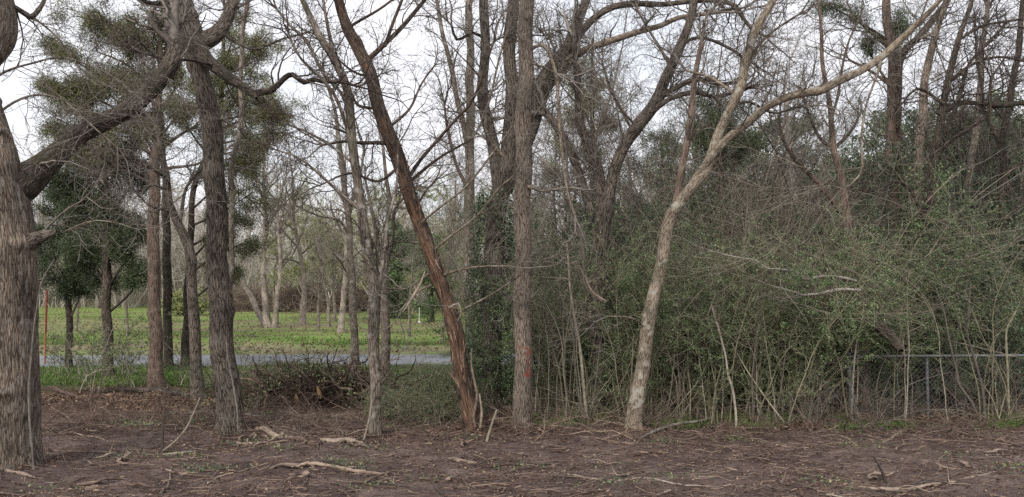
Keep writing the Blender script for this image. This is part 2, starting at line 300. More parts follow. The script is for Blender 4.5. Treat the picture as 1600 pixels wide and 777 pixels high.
    def xstep(x, wdt, inv=False):
        mr = nd(t, 'ShaderNodeMapRange'); mr.inputs[1].default_value = x-wdt; mr.inputs[2].default_value = x+wdt
        if inv: mr.inputs[3].default_value = 1; mr.inputs[4].default_value = 0
        l(sp.outputs['X'], mr.inputs[0]); return mr
    st = step(11.4, .7, .8); c = mix(st, soil, mix(.55, soil, s4))
    st = step(13.4, .6, .6); c = mix(st, c, s4)
    sx = xstep(-.6, 1.2, True); s2_ = step(14.8, .9, .8); mm = nd(t, 'ShaderNodeMath', operation='MULTIPLY'); l(sx.outputs[0], mm.inputs[0]); l(s2_.outputs[0], mm.inputs[1])
    c = mix(mm, c, s5)
    c = mix(step(21.3, .5, .3), c, field)
    c = mix(step(88, 6, 4, .1), c, s4)
    l(c.outputs[0], b.inputs['Base Color'])
    nb = noise(1, 8, .75, sc3=(14, 24, 20)); nb2 = noise(60, 3, .6); av = nd(t, 'ShaderNodeMath', operation='MULTIPLY_ADD'); av.inputs[1].default_value = .35; l(nb2.outputs[0], av.inputs[0]); l(nb.outputs[0], av.inputs[2])
    bu = nd(t, 'ShaderNodeBump'); bu.inputs['Strength'].default_value = 1; bu.inputs['Distance'].default_value = .05; l(av.outputs[0], bu.inputs['Height']); l(bu.outputs[0], b.inputs['Normal'])
    b.inputs['Roughness'].default_value = .95
    return m

# ------------------------------------------------------------------ ground and road
ys = np.concatenate([np.linspace(-30, 4, 12)[:-1], np.linspace(4, 18, 330)[:-1], np.geomspace(18, 900, 150)])
xu = np.linspace(-1, 1, 521); xs = np.sinh(xu*4.2)/np.sinh(4.2)*600
X, Y = np.meshgrid(xs, ys); nf = np.clip((30-np.abs(X))/10, 0, 1)
Zg = gz(X, Y) + np.where(np.abs(X) < 14, .009*rng.normal(size=X.shape)*np.clip((16-Y)/4, 0, 1), 0)
gm = MB(); idx = np.arange(X.size).reshape(X.shape)
gm.add(np.stack([X, Y, Zg], -1).reshape(-1, 3), np.stack([idx[:-1, :-1], idx[:-1, 1:], idx[1:, 1:], idx[1:, :-1]], -1).reshape(-1, 4))
props(gm.build('ground', ground_mat()), kind='structure')
def road_mat():
    m, t, b = newmat('asphalt'); l = t.links.new; g = nd(t, 'ShaderNodeNewGeometry')
    n = nd(t, 'ShaderNodeTexNoise'); n.inputs['Scale'].default_value = 60; n.inputs['Detail'].default_value = 4; l(g.outputs['Position'], n.inputs['Vector'])
    r = ramp(t, [(.3, (.16,.168,.182)), (.7, (.27,.283,.30))]); l(n.outputs[0], r.inputs[0])
    n2 = nd(t, 'ShaderNodeTexNoise'); n2.inputs['Scale'].default_value = .7; n2.inputs['Detail'].default_value = 4; l(g.outputs['Position'], n2.inputs['Vector'])
    r2 = ramp(t, [(.3, (.8,.8,.8)), (.7, (1.15,1.15,1.15))]); l(n2.outputs[0], r2.inputs[0])
    mx = nd(t, 'ShaderNodeMixRGB', blend_type='MULTIPLY'); mx.inputs[0].default_value = 1; l(r.outputs[0], mx.inputs[1]); l(r2.outputs[0], mx.inputs[2]); l(mx.outputs[0], b.inputs['Base Color'])
    b.inputs['Roughness'].default_value = .7; return m
rx = np.linspace(-60, 60, 161); c0 = 20.0 + .035*(rx+10) + .0008*(rx+8)**2
rm = MB(); prof = [(-1.45, .0), (-1.3, .045), (0, .075), (1.3, .045), (1.45, .0)]
rv = np.stack([np.stack([rx, c0+o, np.full_like(rx, h+.012)], -1) for o, h in prof], 1)
ri = np.arange(rv.shape[0]*5).reshape(-1, 5)
rm.add(rv.reshape(-1, 3), np.stack([ri[:-1, :-1], ri[1:, :-1], ri[1:, 1:], ri[:-1, 1:]], -1).reshape(-1, 4))
props(rm.build('road', road_mat()), kind='structure')

# ------------------------------------------------------------------ growing things
def catmull(pts, step):
    pts = np.asarray(pts, float); p = np.concatenate([pts[:1]*2-pts[1:2], pts, pts[-1:]*2-pts[-2:-1]]); outp = []
    for i in range(1, len(p)-2):
        n = max(2, int(np.linalg.norm(p[i+1][:3]-p[i][:3])/step)); t = np.linspace(0, 1, n, endpoint=False)[:, None]
        a, b_, c, d = p[i-1], p[i], p[i+1], p[i+2]
        outp.append(.5*((2*b_)+(-a+c)*t+(2*a-5*b_+4*c-d)*t*t+(-a+3*b_-3*c+d)*t**3))
    outp.append(pts[-1:]); return np.concatenate(outp)
def path_px(pts, Z0, Z1, step=.1, wob=.0):
    n = len(pts); w_ = []
    s = np.concatenate([[0], np.cumsum([math.dist(pts[i][:2], pts[i+1][:2]) for i in range(n-1)])]); s /= s[-1]
    for (x, y, hw), k in zip(pts, s):
        Z = Z0 + (Z1-Z0)*k; w_.append((*P(x, y, Z), hw*Z/F))
    c = catmull(w_, step); pth, r = c[:, :3], np.maximum(c[:, 3], .003)
    if wob: pth = pth + np.stack([np.sin(np.linspace(0, len(pth)*step*k_, len(pth))+rng.random()*6) for k_ in (5, 6.1, 4.3)], -1)*wob
    return pth, r
def sprout(paths, radii, n, tr=(.15, 1), ln=(.5, 1.0), ang=(35, 70), rf=.55, npts=7, wig=.25, up=.1, rmin=.0025, lnr=None, tipf=.25, rmax=9):
    """children of every parent at once; returns (B*n, npts, 3), radii"""
    paths = np.asarray(paths); radii = np.asarray(radii)
    if paths.ndim == 2: paths = paths[None]; radii = radii[None]
    B, N, _ = paths.shape
    t = rng.uniform(tr[0], tr[1], (B, n)); fi = t*(N-1.001); i = fi.astype(int); f = (fi-i)[..., None]; bi = np.arange(B)[:, None]
    p = paths[bi, i]*(1-f)+paths[bi, i+1]*f; tan = unit(paths[bi, i+1]-paths[bi, i]); r0 = radii[bi, i]
    plen = np.linalg.norm(np.diff(paths, axis=1), axis=-1).sum(1)[:, None]
    a = np.radians(rng.uniform(ang[0], ang[1], (B, n)))[..., None]
    perp = rng.normal(size=(B, n, 3)); perp = unit(perp - tan*(perp*tan).sum(-1, keepdims=True))
    d = unit(np.cos(a)*tan + np.sin(a)*perp + np.array([0, 0, up]))
    Ln = (plen*rng.uniform(*lnr, (B, n))*(1-.4*t)) if lnr else rng.uniform(*ln, (B, n))
    p = p.reshape(-1, 3); d = d.reshape(-1, 3); Ln = Ln.reshape(-1); r0 = np.clip(r0.reshape(-1)*rf, rmin, rmax)
    pts = [p]; st = (Ln/(npts-1))[:, None]
    for k in range(npts-1):
        d = unit(d + rng.normal(size=d.shape)*wig + np.array([0, 0, up*.35])); p = p + d*st; pts.append(p)
    pa = np.stack(pts, 1); ra = np.maximum(r0[:, None]*(1-(1-tipf)*np.linspace(0, 1, npts))[None], rmin*.7)
    return pa, ra
def lump(seed, amp=.06, fine=.0, roots=False):
    r_ = np.random.default_rng(seed); ph = r_.random(12)*6.3
    def f(th, s, p):
        v = 1 + amp*(np.sin(2*th+s*1.3+ph[0])+.7*np.sin(3*th-s*2.1+ph[1])+.6*np.sin(s*5+ph[2])+.5*np.sin(th+s*3.3+ph[3])+.35*np.sin(5*th+s*4+ph[4]))/2
        if fine: v = v + fine*(np.abs(np.sin(th*9+np.sin(s*7+ph[5])*1.1+np.sin(s*17+2*th)*.5))-.5 + .6*np.sin(th*23+np.sin(s*13)*1.3+ph[6]))
        return v
    kn = [(r_.uniform(.3, 7), r_.uniform(0, 6.3), r_.uniform(.04, .09), r_.uniform(.1, .26)) for _ in range(16)]
    def f2(th, s, p):
        v = f(th, s, p)
        for s0, t0, w0, a0 in kn: v = v + a0*np.exp(-((s-s0)/w0)**2)*np.exp((np.cos(th-t0)-1)*7)
        return v
    def g(th, s, p): return f2(th, s, p) + .24*np.exp(-s/.2)*np.sin(4*th+ph[7]+np.sin(th+ph[8])*1.4)
    return g if roots else f
def flare(path, r, amt=.45, h=.22):
    s = np.concatenate([[0], np.cumsum(np.linalg.norm(np.diff(path, axis=0), axis=1))]); return r*(1+amt*np.exp(-s/h))
def add_crown(mb, parents, spec, collect=None):
    """bare crown of three orders of twigs on every parent (path, radius)"""
    for (pa, ra), dens in parents:
        L_ = np.linalg.norm(np.diff(pa, axis=0), axis=1).sum(); n1 = max(1, int(spec.get('n1', 3)*1.9*L_*dens))
        a, b_ = sprout(pa, ra, n1, tr=spec.get('tr', (.12, 1)), ln=spec.get('l1', (.5, 1.3)), rf=spec.get('rf', .4), npts=9, wig=spec.get('wig', .22), up=spec.get('up', .12), ang=spec.get('ang', (35, 75)), rmax=spec.get('rmax', .03), rmin=.004)
        if ra[-1] < .05 and dens > .15:
            at_, bt_ = sprout(pa, ra, 3, tr=(.96, 1), ln=(.5, 1.2), rf=.8, npts=9, wig=.2, up=.08, ang=(5, 35), rmin=.004); a = np.concatenate([a, at_]); b_ = np.concatenate([b_, bt_])
        mb.tubes(a, b_, 5)
        a2, b2 = sprout(a, b_, spec.get('n2', 5), lnr=(.35, .7), rf=.6, npts=6, wig=.26, up=.08, rmin=.003); mb.tubes(a2, b2, 4)
        a3, b3 = sprout(a2, b2, spec.get('n3', 4), lnr=(.4, .85), rf=.7, npts=5, wig=.32, up=.05, rmin=spec.get('rmin', .003)); mb.tubes(a3, b3, 3)
        if spec.get('n4', 0): a4, b4 = sprout(a3, b3, spec['n4'], lnr=(.4, .8), rf=.7, npts=4, wig=.3, up=.05, rmin=spec.get('rmin', .0022)); mb.tubes(a4, b4, 3)
        if collect is not None: collect.append((a3, b3))
TREES = {}
def tree(label, cat, Z, trunk, limbs=(), mat='grey', twig='twig', crown=None, name='bare_tree', sides=20, group=None, Z1=None, step=.07, lumps=.06, fine=0, wear=None, flr=.7, crown_from=.35, thin=.82, limb_thin=None):
    Z1 = Z if Z1 is None else Z1
    limb_thin = limb_thin or thin; path, r = path_px(trunk, Z, Z1, step, .012); r = r*thin
    b = path[0].copy(); g0 = float(gz(b[0], b[1]))
    if abs(b[2]-g0) > .02: path = np.concatenate([[np.array([b[0], b[1], g0])], path]) if b[2] > g0+.05 else path; r = np.concatenate([[r[0]], r]) if len(r) < len(path) else r
    path = np.concatenate([[path[0] + (path[0]-path[1])/np.linalg.norm(path[0]-path[1])*.12], path]); r = np.concatenate([[r[0]*1.15], r])
    base = np.array([path[1][0], path[1][1], float(gz(path[1][0], path[1][1]))])
    root = empty(name, base, label, cat, group)
    mb = MB(); seed = int(abs(base[0])*1000) % 9999
    mb.tubes(path, flare(path, r, flr), sides, disp=lump(seed, lumps, fine, True), wear=wear); mb.build('trunk', M[mat], root, base)
    par = []
    n0 = int(len(path)*crown_from)
    if crown and n0 < len(path)-3: par.append(((path[n0:], r[n0:]), crown.get('trunkdens', .6)))
    for lb in limbs:
        dz0, dz1 = lb.get('dz', (0, 0)); p2, r2 = path_px(lb['p'], Z+dz0, Z+dz1, lb.get('step', .08), lb.get('wob', .012)); r2 = r2*limb_thin; lm = MB()
        lm.tubes(p2, r2, lb.get('sides', 10)*(2 if lb.get('sides', 10) > 12 else 1), disp=lump(seed+len(par), .09, .02 if lb.get('sides', 10) > 12 else 0)); lm.build('limb', M[lb.get('mat', mat)], root, base)
        if crown: par.append(((p2, r2), lb.get('dens', 1.0)))
    if crown:
        cb = MB(); add_crown(cb, par, crown); cb.build('crown', M[twig], root, base)
    return root, base, path, r
def juniper_crown(root, base, clumps, Z, trunk_path, mat='juniper', twig='twig_dark', leaf=.075, dens=1.0, dead=True):
    lm, tw = MB(), MB()
    for cl in clumps:
        px, py, rx_, ry_ = cl[:4]; dz = cl[4] if len(cl) > 4 else 0; dn = cl[5] if len(cl) > 5 else 1
        c = P(px, py, Z+dz); ax = np.array([rx_*Z/F, rx_*Z/F*.9, ry_*Z/F])*1.22
        k = np.argmin(np.linalg.norm(trunk_path - (c - np.array([0, 0, .9])), axis=1)); s = trunk_path[k]
        m_ = (s+c)/2 + np.array([0, 0, -.05])+rng.normal(size=3)*.08; lp = catmull([(*s, .03), (*m_, .022), (*c, .01)], .15); tw.tubes(lp[:, :3], lp[:, 3], 6)
        nb = max(4, int(9*dn)); a, b_ = sprout(lp[:, :3], lp[:, 3], nb, tr=(.3, 1), ln=(ax[0]*.6, ax[0]*1.15), npts=7, wig=.16, up=.02, rf=.6, rmin=.004); 
        # squash the boughs into the ellipsoid
        rel = (a-c)/ax; nr = np.linalg.norm(rel, axis=-1, keepdims=True); lim = rng.uniform(.65, 1.55, (len(a), 1, 1)); a = c + rel/np.maximum(nr/lim, 1)*ax
        tw.tubes(a, b_, 4)
        a2, b2 = sprout(a, b_, 6, lnr=(.3, .6), npts=5, wig=.2, up=.03, rf=.6, rmin=.003)
        tw.tubes(a2, b2, 3)
        nsp = int(len(a2)*30*dens); bi = rng.integers(0, len(a2), nsp); fi = rng.uniform(.1, 1, nsp)*3.99; ii = fi.astype(int); f = (fi-ii)[:, None]
        pos = a2[bi, ii]*(1-f)+a2[bi, ii+1]*f; tn = unit(a2[bi, ii+1]-a2[bi, ii])
        nl = 8; pos = np.repeat(pos, nl, 0) + rng.normal(size=(nsp*nl, 3))*.08; tn = np.repeat(tn, nl, 0)
        d = unit(tn*.7 + rng.normal(size=pos.shape)*.6 + np.array([0, 0, .15]))
        lm.leaves(pos, d, rng.uniform(.6, 1.5, len(pos))*leaf, rng.uniform(.13, .25, len(pos))*leaf, .1)
    tw.build('branches', M[twig], root, base); lm.build('foliage', M[mat], root, base, smooth=False)

BARE = dict(n1=3.2, l1=(.5, 1.5), n2=5, n3=4, n4=0)

# ---- the big oak on the left edge
def oak_wear(dirs, s, p, rr): return np.zeros(rr.shape), 0*rr
root, base, pth, rr = tree('massive oak with deep furrowed bark cut by the picture edge, one heavy limb', 'tree', 8.35,
    [(17,737,44),(17,690,42),(16,600,41),(15,500,40),(13,420,41),(9,350,39),(3,300,38),(-8,250,36),(-24,195,31),(-34,140,28),(-30,95,28),(-16,55,36),(-12,20,32),(-16,-30,28),(-30,-120,24)],
    limbs=[dict(p=[(-6,318,34),(20,298,40),(46,276,36),(68,256,28),(94,234,22),(130,210,19),(170,189,19),(212,160,18),(245,128,19),(266,103,19),(274,85,17),(272,68,13),(270,57,8)], dz=(0,.9), mat='oak_dark', sides=26, step=.04, dens=.35),
           dict(p=[(271,62,4),(269,47,3),(276,38,2),(288,33,1.2)], dz=(.9,.9), mat='oak_dark', dens=.4),
           dict(p=[(0,2,6),(20,12,5.5),(40,24,6),(50,27,6),(62,14,5),(72,-6,4),(80,-40,3)], dz=(0,.4), mat='oak_dark', dens=1.0),
           dict(p=[(42,380,19),(56,372,15),(70,367,11),(82,364,7),(90,362,3)], dz=(-.02,-.12), mat='oak_brown', dens=.01, sides=20, step=.03),
           dict(p=[(98,362,2),(120,352,1.6),(150,345,1.3),(190,352,1)], dz=(-.15,-.3), mat='pale', dens=1.5),
           dict(p=[(-20,190,3),(20,160,2.8),(60,150,2.4),(100,160,2.2),(150,200,1.8),(190,235,1.2)], dz=(0,.3), mat='grey', dens=1.6),
           dict(p=[(-28,135,3),(10,112,2.8),(50,100,2.4),(100,90,2.2),(160,110,1.8),(210,150,1.2)], dz=(0,-.3), mat='grey', dens=1.6),
           dict(p=[(50,27,2.4),(90,60,2),(130,110,1.7),(200,150,1.4)], dz=(.3,.6), mat='grey', dens=1.6)],
    mat='oak', twig='twig', crown=dict(n1=2.0, l1=(.4, 1.3), n2=5, n3=4, trunkdens=.5, rmax=.016), sides=120, step=.02, lumps=.045, fine=.02, flr=.25, name='oak_tree', crown_from=.72, thin=.95, limb_thin=.69)
vine = path_px([(52,735,1.6),(50,690,1.6),(46,640,1.7),(45,600,1.5),(48,560,1.4),(52,520,1.3),(58,480,1.2),(66,440,1.1),(85,405,1)], 8.02, 8.05, .06, .006)
vb = MB(); vb.tubes(*vine, 6); props(vb.build('vine', M['twig']), 'grey woody vine climbing the front of the massive oak', 'vine')

# ---- second oak
OAKB = dict(p=[(296,62,13),(312,78,15),(326,96,12),(350,115,10),(362,124,10.5),(375,132,8),(390,142,7.5),(398,147,7),(410,144,6),(424,143,5.5),(438,132,5),(448,122,4.7),(458,118,4.5),(474,129,4.5),(488,124,4),(505,127,3.5),(535,127,3),(560,135,2)], dz=(-.1,-.7), mat='oak_dark', sides=14, step=.05, dens=.7)
tree('leaning dark oak whose thick crooked limb reaches right at the top', 'tree', 10.4,
    [(364,672,22),(360,640,20),(352,580,18.5),(346,520,18.5),(343,460,18),(340,400,17),(338,340,16.5),(336,280,17),(333,220,17),(323,160,16),(313,115,15.5),(303,80,18),(296,52,21),(289,22,17),(283,-15,15),(276,-70,13)],
    limbs=[OAKB, dict(p=[(300,66,17),(322,64,17),(340,52,14),(353,32,11),(361,8,10),(368,-25,9),(380,-80,6)], dz=(0,.5), mat='oak_brown', sides=16),
           dict(p=[(285,2,7),(262,4,5.5),(240,8,5),(222,2,5),(212,-8,4)], dz=(0,-.4), mat='oak_dark', dens=.8),
           dict(p=[(330,100,4),(300,95,3),(268,96,2.5),(240,88,2)], dz=(-.3,-.8), mat='oak_dark', dens=1.0),
           dict(p=[(348,55,3),(372,70,2),(400,78,2),(440,60,1.6),(480,50,1.2)], dz=(0,.3), dens=1.0),
           dict(p=[(400,148,4),(402,154,3)], dz=(-.6,-.7), mat='oak_dark', dens=.01)],
    mat='oak_brown', twig='twig_dark', crown=dict(n1=2.4, l1=(.4, 1.2), n2=4, n3=4, rmax=.014), sides=72, step=.03, lumps=.05, fine=.018, name='oak_tree', crown_from=.8, flr=.35, thin=.93, limb_thin=.88)

# ---- junipers behind on the left
r3, b3, p3, _ = tree('tall red barked juniper with a broad olive crown between the two oaks', 'tree', 15,
    [(246,606,13),(244,560,12),(242,480,11.5),(240,400,11),(240,330,10),(243,260,9),(247,190,7),(250,120,6),(252,40,4),(254,-30,3)],
    limbs=[dict(p=[(243,260,4),(215,215,3),(180,205,2),(150,200,1.5)], dz=(0,.3), dens=.6), dict(p=[(244,240,4),(275,215,3),(300,200,2)], dz=(0,.3)), dict(p=[(244,270,4),(270,262,3),(310,255,2),(340,240,1.5)], dz=(0,-.3))],
    mat='cedar', crown=dict(n1=2.2, l1=(.5, 1.3), n2=4, n3=3, trunkdens=.7, rmax=.012), name='juniper_tree', sides=24, crown_from=.35)
juniper_crown(r3, b3, [(95,110,52,26),(150,80,60,35),(120,160,62,35),(190,50,50,30),(200,130,40,40),(90,185,40,22),(230,40,40,30),(160,215,50,30),(280,60,35,30,.4),(120,25,40,20,.2),(200,175,35,25,.3,.8),(60,130,25,25),(140,120,45,28),(175,140,40,25),(235,110,35,30),(100,140,35,22),(75,70,30,25),(170,30,45,22),(290,110,30,25),(85,220,35,25),(280,20,30,20),(230,190,35,22),(300,160,30,22)], 15, p3, 'juniper_olive', leaf=.058, dens=.42)
r5, b5, p5, _ = tree('dark trunked juniper standing by the road behind the leaning oak', 'tree', 18.6,
    [(290,574,8),(292,500,7.5),(294,440,7),(298,380,6),(302,300,5),(330,220,5),(345,150,4),(350,60,3),(350,-10,2)], mat='oak_dark', crown=dict(n1=1.6, l1=(.4,1.2), n2=4, n3=3, rmax=.012), name='juniper_tree', sides=14)
juniper_crown(r5, b5, [(360,90,35,30),(400,100,35,20),(370,180,45,28),(420,175,40,22),(440,165,38,18),(385,240,45,25),(350,270,35,20),(395,300,40,22),(345,350,35,22),(380,415,38,16),(370,40,30,25),(285,170,30,25),(410,215,30,15),(330,200,25,25,.3),(400,140,40,20),(440,200,30,20),(350,130,35,25),(420,250,30,18),(370,330,35,20),(310,130,30,25),(415,70,25,18),(380,380,35,18)], 18.6, p5, 'juniper_olive', leaf=.065, dens=.42)
r6, b6, p6, _ = tree('dark green juniper with low spreading crown beside the massive oak', 'tree', 16,
    [(171,592,9),(168,520,8.5),(166,450,8),(167,380,7),(166,300,5),(165,230,3),(166,190,2)], mat='oak_dark', crown=None, name='juniper_tree', sides=16)
juniper_crown(r6, b6, [(165,250,60,32),(110,265,45,28),(215,270,38,24),(150,320,60,25),(200,330,36,25),(100,300,40,22),(175,370,55,20),(120,380,40,22),(210,385,40,16),(225,420,30,12),(130,230,50,25),(165,420,40,14,.3,.7),(190,235,40,25,-.3)], 16, p6, 'juniper', leaf=.065, dens=.5)
r7, b7, p7, _ = tree('slender dark juniper behind the red marker post', 'tree', 18.2,
    [(108,576,6),(108,500,6),(107,430,6),(107,360,5),(105,280,4),(104,230,3)], mat='oak_dark', crown=None, name='juniper_tree', sides=14)
juniper_crown(r7, b7, [(105,340,45,28),(80,310,35,25),(120,395,45,20),(95,430,38,14),(80,380,30,20),(130,440,25,10)], 18.2, p7, 'juniper', leaf=.075, dens=.42)
tree('dark straight trunk just behind the red barked juniper', 'tree', 18.5, [(263,577,8),(262,500,8),(261,430,8),(260,360,7),(258,290,6),(254,220,5),(250,150,4),(249,90,3)], mat='oak_dark', crown=dict(n1=2.0, l1=(.5,1.4), n2=4, n3=4, rmax=.012), sides=14)
tree('slim grey brown tree curving left above, between juniper and leaning oak', 'tree', 13.3,
    [(309,624,11),(306,560,10.5),(302,480,10),(299,420,9.5),(293,385,9),(279,350,8),(266,315,6),(259,275,5),(252,230,4),(240,180,3),(236,120,2.5)],
    limbs=[dict(p=[(259,275,4),(235,262,3),(205,250,2.4),(175,230,2)], dz=(0,-.8)), dict(p=[(279,350,4),(290,300,3),(310,270,2.5),(330,250,2)], dz=(0,.2)), dict(p=[(262,300,3),(240,290,2.5),(212,300,2),(180,290,1.6)], dz=(0,-.6)), dict(p=[(270,330,3),(230,320,2),(190,270,1.6),(150,240,1.4)], dz=(0,-.9))],
    mat='oak_brown', crown=dict(n1=4.2, l1=(.5,1.5), n2=6, n3=5, rmax=.012), sides=24, crown_from=.5)
tree('thin pale grey tree rising behind the crooked oak limb', 'tree', 14, [(352,615,5),(356,500,5),(362,400,5),(362,320,5),(362,265,5),(372,215,4.5),(378,165,4.5),(376,110,4),(380,50,4),(387,0,4),(392,-50,3)], mat='grey', crown=dict(n1=2.2, l1=(.4,1.2), n2=4, n3=4, rmax=.01), sides=12)

# ---- middle group
tree('slender forked grey tree with mossy stem at centre left of the broken tree', 'tree', 9.95,
    [(587,687,11),(586,640,10),(585,560,10.5),(585,500,11),(583,455,11.5),(578,410,10),(573,370,9.5),(565,330,9),(557,285,8.5),(553,235,8.5),(547,180,8.5),(540,135,8.5),(522,92,8),(503,62,7),(484,25,6),(468,-10,5),(452,-60,4)],
    limbs=[dict(p=[(586,470,6),(594,425,5),(603,385,4),(608,340,3.5),(618,290,2.6),(622,240,2)], dz=(0,.2)),
           dict(p=[(548,205,4),(536,150,3),(505,115,3),(478,65,3),(455,40,2.6),(430,10,2)], dz=(0,.4)),
           dict(p=[(552,240,4),(530,160,3.5),(500,122,3),(470,95,2.5),(452,60,2)], dz=(0,-.4)),
           dict(p=[(519,85,4),(514,50,3.5),(508,10,3),(500,-30,2.5)], dz=(0,.2)),
           dict(p=[(565,330,4),(520,290,3),(470,250,2),(430,235,1.4)], dz=(0,-.3)),
           dict(p=[(556,262,3),(520,232,2.5),(480,205,2),(440,190,1.4)], dz=(0,-.2)),
           dict(p=[(580,420,3),(570,395,2.5),(566,380,2)], dz=(-.05,-.15), mat='grey', dens=.2)],
    mat='grey', twig='twig_dark', crown=dict(n1=3.0, l1=(.4,1.2), n2=5, n3=4, rmax=.012), sides=40, step=.04, crown_from=.55, fine=.008)
tree('grey trunk close behind the slender forked tree by the torn yellow stump', 'tree', 15.5, [(602,601,9.5),(602,560,9.5),(602,510,9),(600,455,8.5),(597,410,7),(603,360,5),(608,310,4),(600,250,3),(590,180,2.5)], limbs=[dict(p=[(598,420,5),(588,370,4),(580,320,3),(570,280,2)], dz=(0,.3)), dict(p=[(600,440,4),(612,380,4),(616,330,3),(640,300,2)], dz=(0,-.2))], mat='grey', crown=dict(n1=2.4, l1=(.5,1.3), n2=5, n3=4, rmax=.012), sides=18)
tree('thin straight grey trunk standing in front of the road left of the forked tree', 'tree', 17.2, [(556,584,8),(553,520,7),(551,460,7),(548,400,6),(544,340,6),(538,290,5.5),(533,245,5),(528,205,4),(520,160,3),(505,110,2.5)], limbs=[dict(p=[(547,370,3),(530,345,2.5),(500,338,2),(470,325,1.6)], dz=(0,-.5)), dict(p=[(544,340,4),(560,280,3),(570,230,2)], dz=(0,.3))], mat='grey', crown=dict(n1=3.0, l1=(.5,1.4), n2=5, n3=4, rmax=.012), sides=16, crown_from=.45)

def torn(dirs, s, p, rr):      # bark stripped off the side that faces left and the lower trunk shredded red
    ang = np.arctan2(dirs[..., 0], -dirs[..., 1])            # 0 = towards the viewer, negative = left
    n = .22*np.sin(s*6.1)+.18*np.sin(s*14.3+1)+.10*np.sin(s*31+2*ang)+.05*np.sin(s*63)
    z = p[..., 2]+0*ang
    hw = np.interp(z, [0, .3, 1.2, 1.9, 2.2, 3.0, 3.6, 3.9], [.6, .7, .85, .95, .72, .55, .42, 0])
    cen = np.interp(z, [0, 1.4, 2.1, 3.9], [0, -.05, -.35, -.15])
    m_ = np.clip((hw + n - np.abs(ang-cen))/.12, 0, 1)
    jag = np.clip(.5+.9*np.sin(ang*13+np.sin(s*9)*1.5)*np.sin(s*5+ang*4), 0, 1)
    m_ = m_*np.where(z < 1.5, .2+.75*jag, .6+.4*jag)
    return m_, m_*rr*.14 + (m_ > .3)*rr*.05*np.sin(ang*21+s*2)
rB, bB, pB, qB = tree('leaning broken tree with bark torn off and orange red wood exposed', 'tree', 10.45,
    [(738,673,17),(733,640,15.5),(721,575,14.5),(710,520,14),(698,470,13.5),(685,430,13.5),(672,395,13),(660,358,13.5),(646,320,14),(632,280,14),(618,240,14),(604,200,13.5),(590,160,12.5),(577,115,11.5),(562,80,11),(547,48,10),(533,15,9),(524,-15,8.5),(512,-60,8)],
    limbs=[dict(p=[(571,97,5.5),(585,85,5),(604,66,4.5),(630,40,4),(655,12,3.5),(672,-10,3)], dz=(0,.4)),
           dict(p=[(600,72,3.5),(612,45,3.2),(622,20,3),(632,-10,2.5)], dz=(.1,.2)),
           dict(p=[(640,272,4),(655,250,3.6),(690,215,3.2),(715,185,3),(740,150,2.6),(775,60,2)], dz=(0,-.5), dens=.7),
           dict(p=[(637,290,3.2),(668,262,2.8),(695,240,2.4),(740,215,2)], dz=(0,.4)),
           dict(p=[(608,225,4),(585,222,4),(560,222,3.5),(538,220,3),(505,228,2)], dz=(0,-.4), mat='oak_dark', dens=.6),
           dict(p=[(660,348,2.5),(690,320,2.3),(735,285,2),(775,235,1.8),(800,195,1.4)], dz=(-.1,-.8), mat='pale', dens=.6),
           dict(p=[(676,395,2.6),(700,375,2.2),(745,335,2),(780,295,1.6),(800,280,1.3)], dz=(0,-.7), mat='pale', dens=.7),
           dict(p=[(685,432,3),(715,423,2.4),(750,418,2),(800,415,1.3)], dz=(0,-.6), mat='pale', dens=.6),
           dict(p=[(700,500,2.4),(730,480,2),(765,462,1.7),(800,440,1.2)], dz=(0,-.5), mat='pale', dens=.6),
           dict(p=[(672,447,2.6),(655,455,2.2),(640,470,1.8),(628,485,1.2)], dz=(0,-.4), mat='pale', dens=.5),
           dict(p=[(670,425,2.4),(652,440,2),(635,452,1.4)], dz=(0,-.5), mat='pale', dens=.5),
           dict(p=[(700,482,2),(716,475,2),(722,490,1.6),(716,500,1.2)], dz=(-.2,-.3), mat='pale', dens=.1),
           dict(p=[(650,330,2),(665,300,2),(680,280,2)], dz=(0,.3), dens=.6),
           dict(p=[(590,170,3),(560,165,2.4),(545,140,2),(520,120,1.6)], dz=(0,.3)),
           dict(p=[(604,203,3),(640,170,2.6),(660,130,2),(680,100,1.6)], dz=(0,.4)),
           dict(p=[(577,120,3),(550,110,2.2),(520,85,1.6)], dz=(0,.3)),
           dict(p=[(545,45,3),(585,20,2.4),(620,-10,2)], dz=(0,-.3)),
           dict(p=[(625,262,3),(590,285,2.4),(545,270,2),(500,290,1.4)], dz=(0,-.5), dens=.8)],
    mat='cedar_broken', twig='twig', crown=dict(n1=2.6, l1=(.3,1.1), n2=5, n3=4, rmax=.01, trunkdens=.5), name='broken_tree', sides=64, step=.02, lumps=.09, fine=.045, wear=torn, crown_from=.45, flr=.25)
sv = MB(); k = 170; ii = rng.integers(4, int(len(pB)*.62), k); th = rng.uniform(-1.9, 1.3, k); tB = unit(pB[np.minimum(ii+6, len(pB)-1)]-pB[ii]); rd = np.stack([np.sin(th), -np.cos(th), 0*th], -1); L_ = rng.uniform(.06, .3, k); sg = np.where(rng.random(k) < .7, 1, -1)[:, None]; t = np.linspace(0, 1, 5)[None, :, None]
q0 = pB[ii]+rd*(qB[ii]*.9)[:, None]; pa = q0[:, None]+(tB*sg)[:, None]*L_[:, None, None]*t+rd[:, None]*(t**2)*(L_*rng.uniform(.05, .45, k))[:, None, None]; sv.tubes(pa, rng.uniform(.004, .012, k)[:, None]*np.array([.9, 1, .9, .6, .1])[None], 4)
so_ = sv.build('bark_shreds', M['bark_shred'], rB, bB); so_['kind'] = 'stuff'
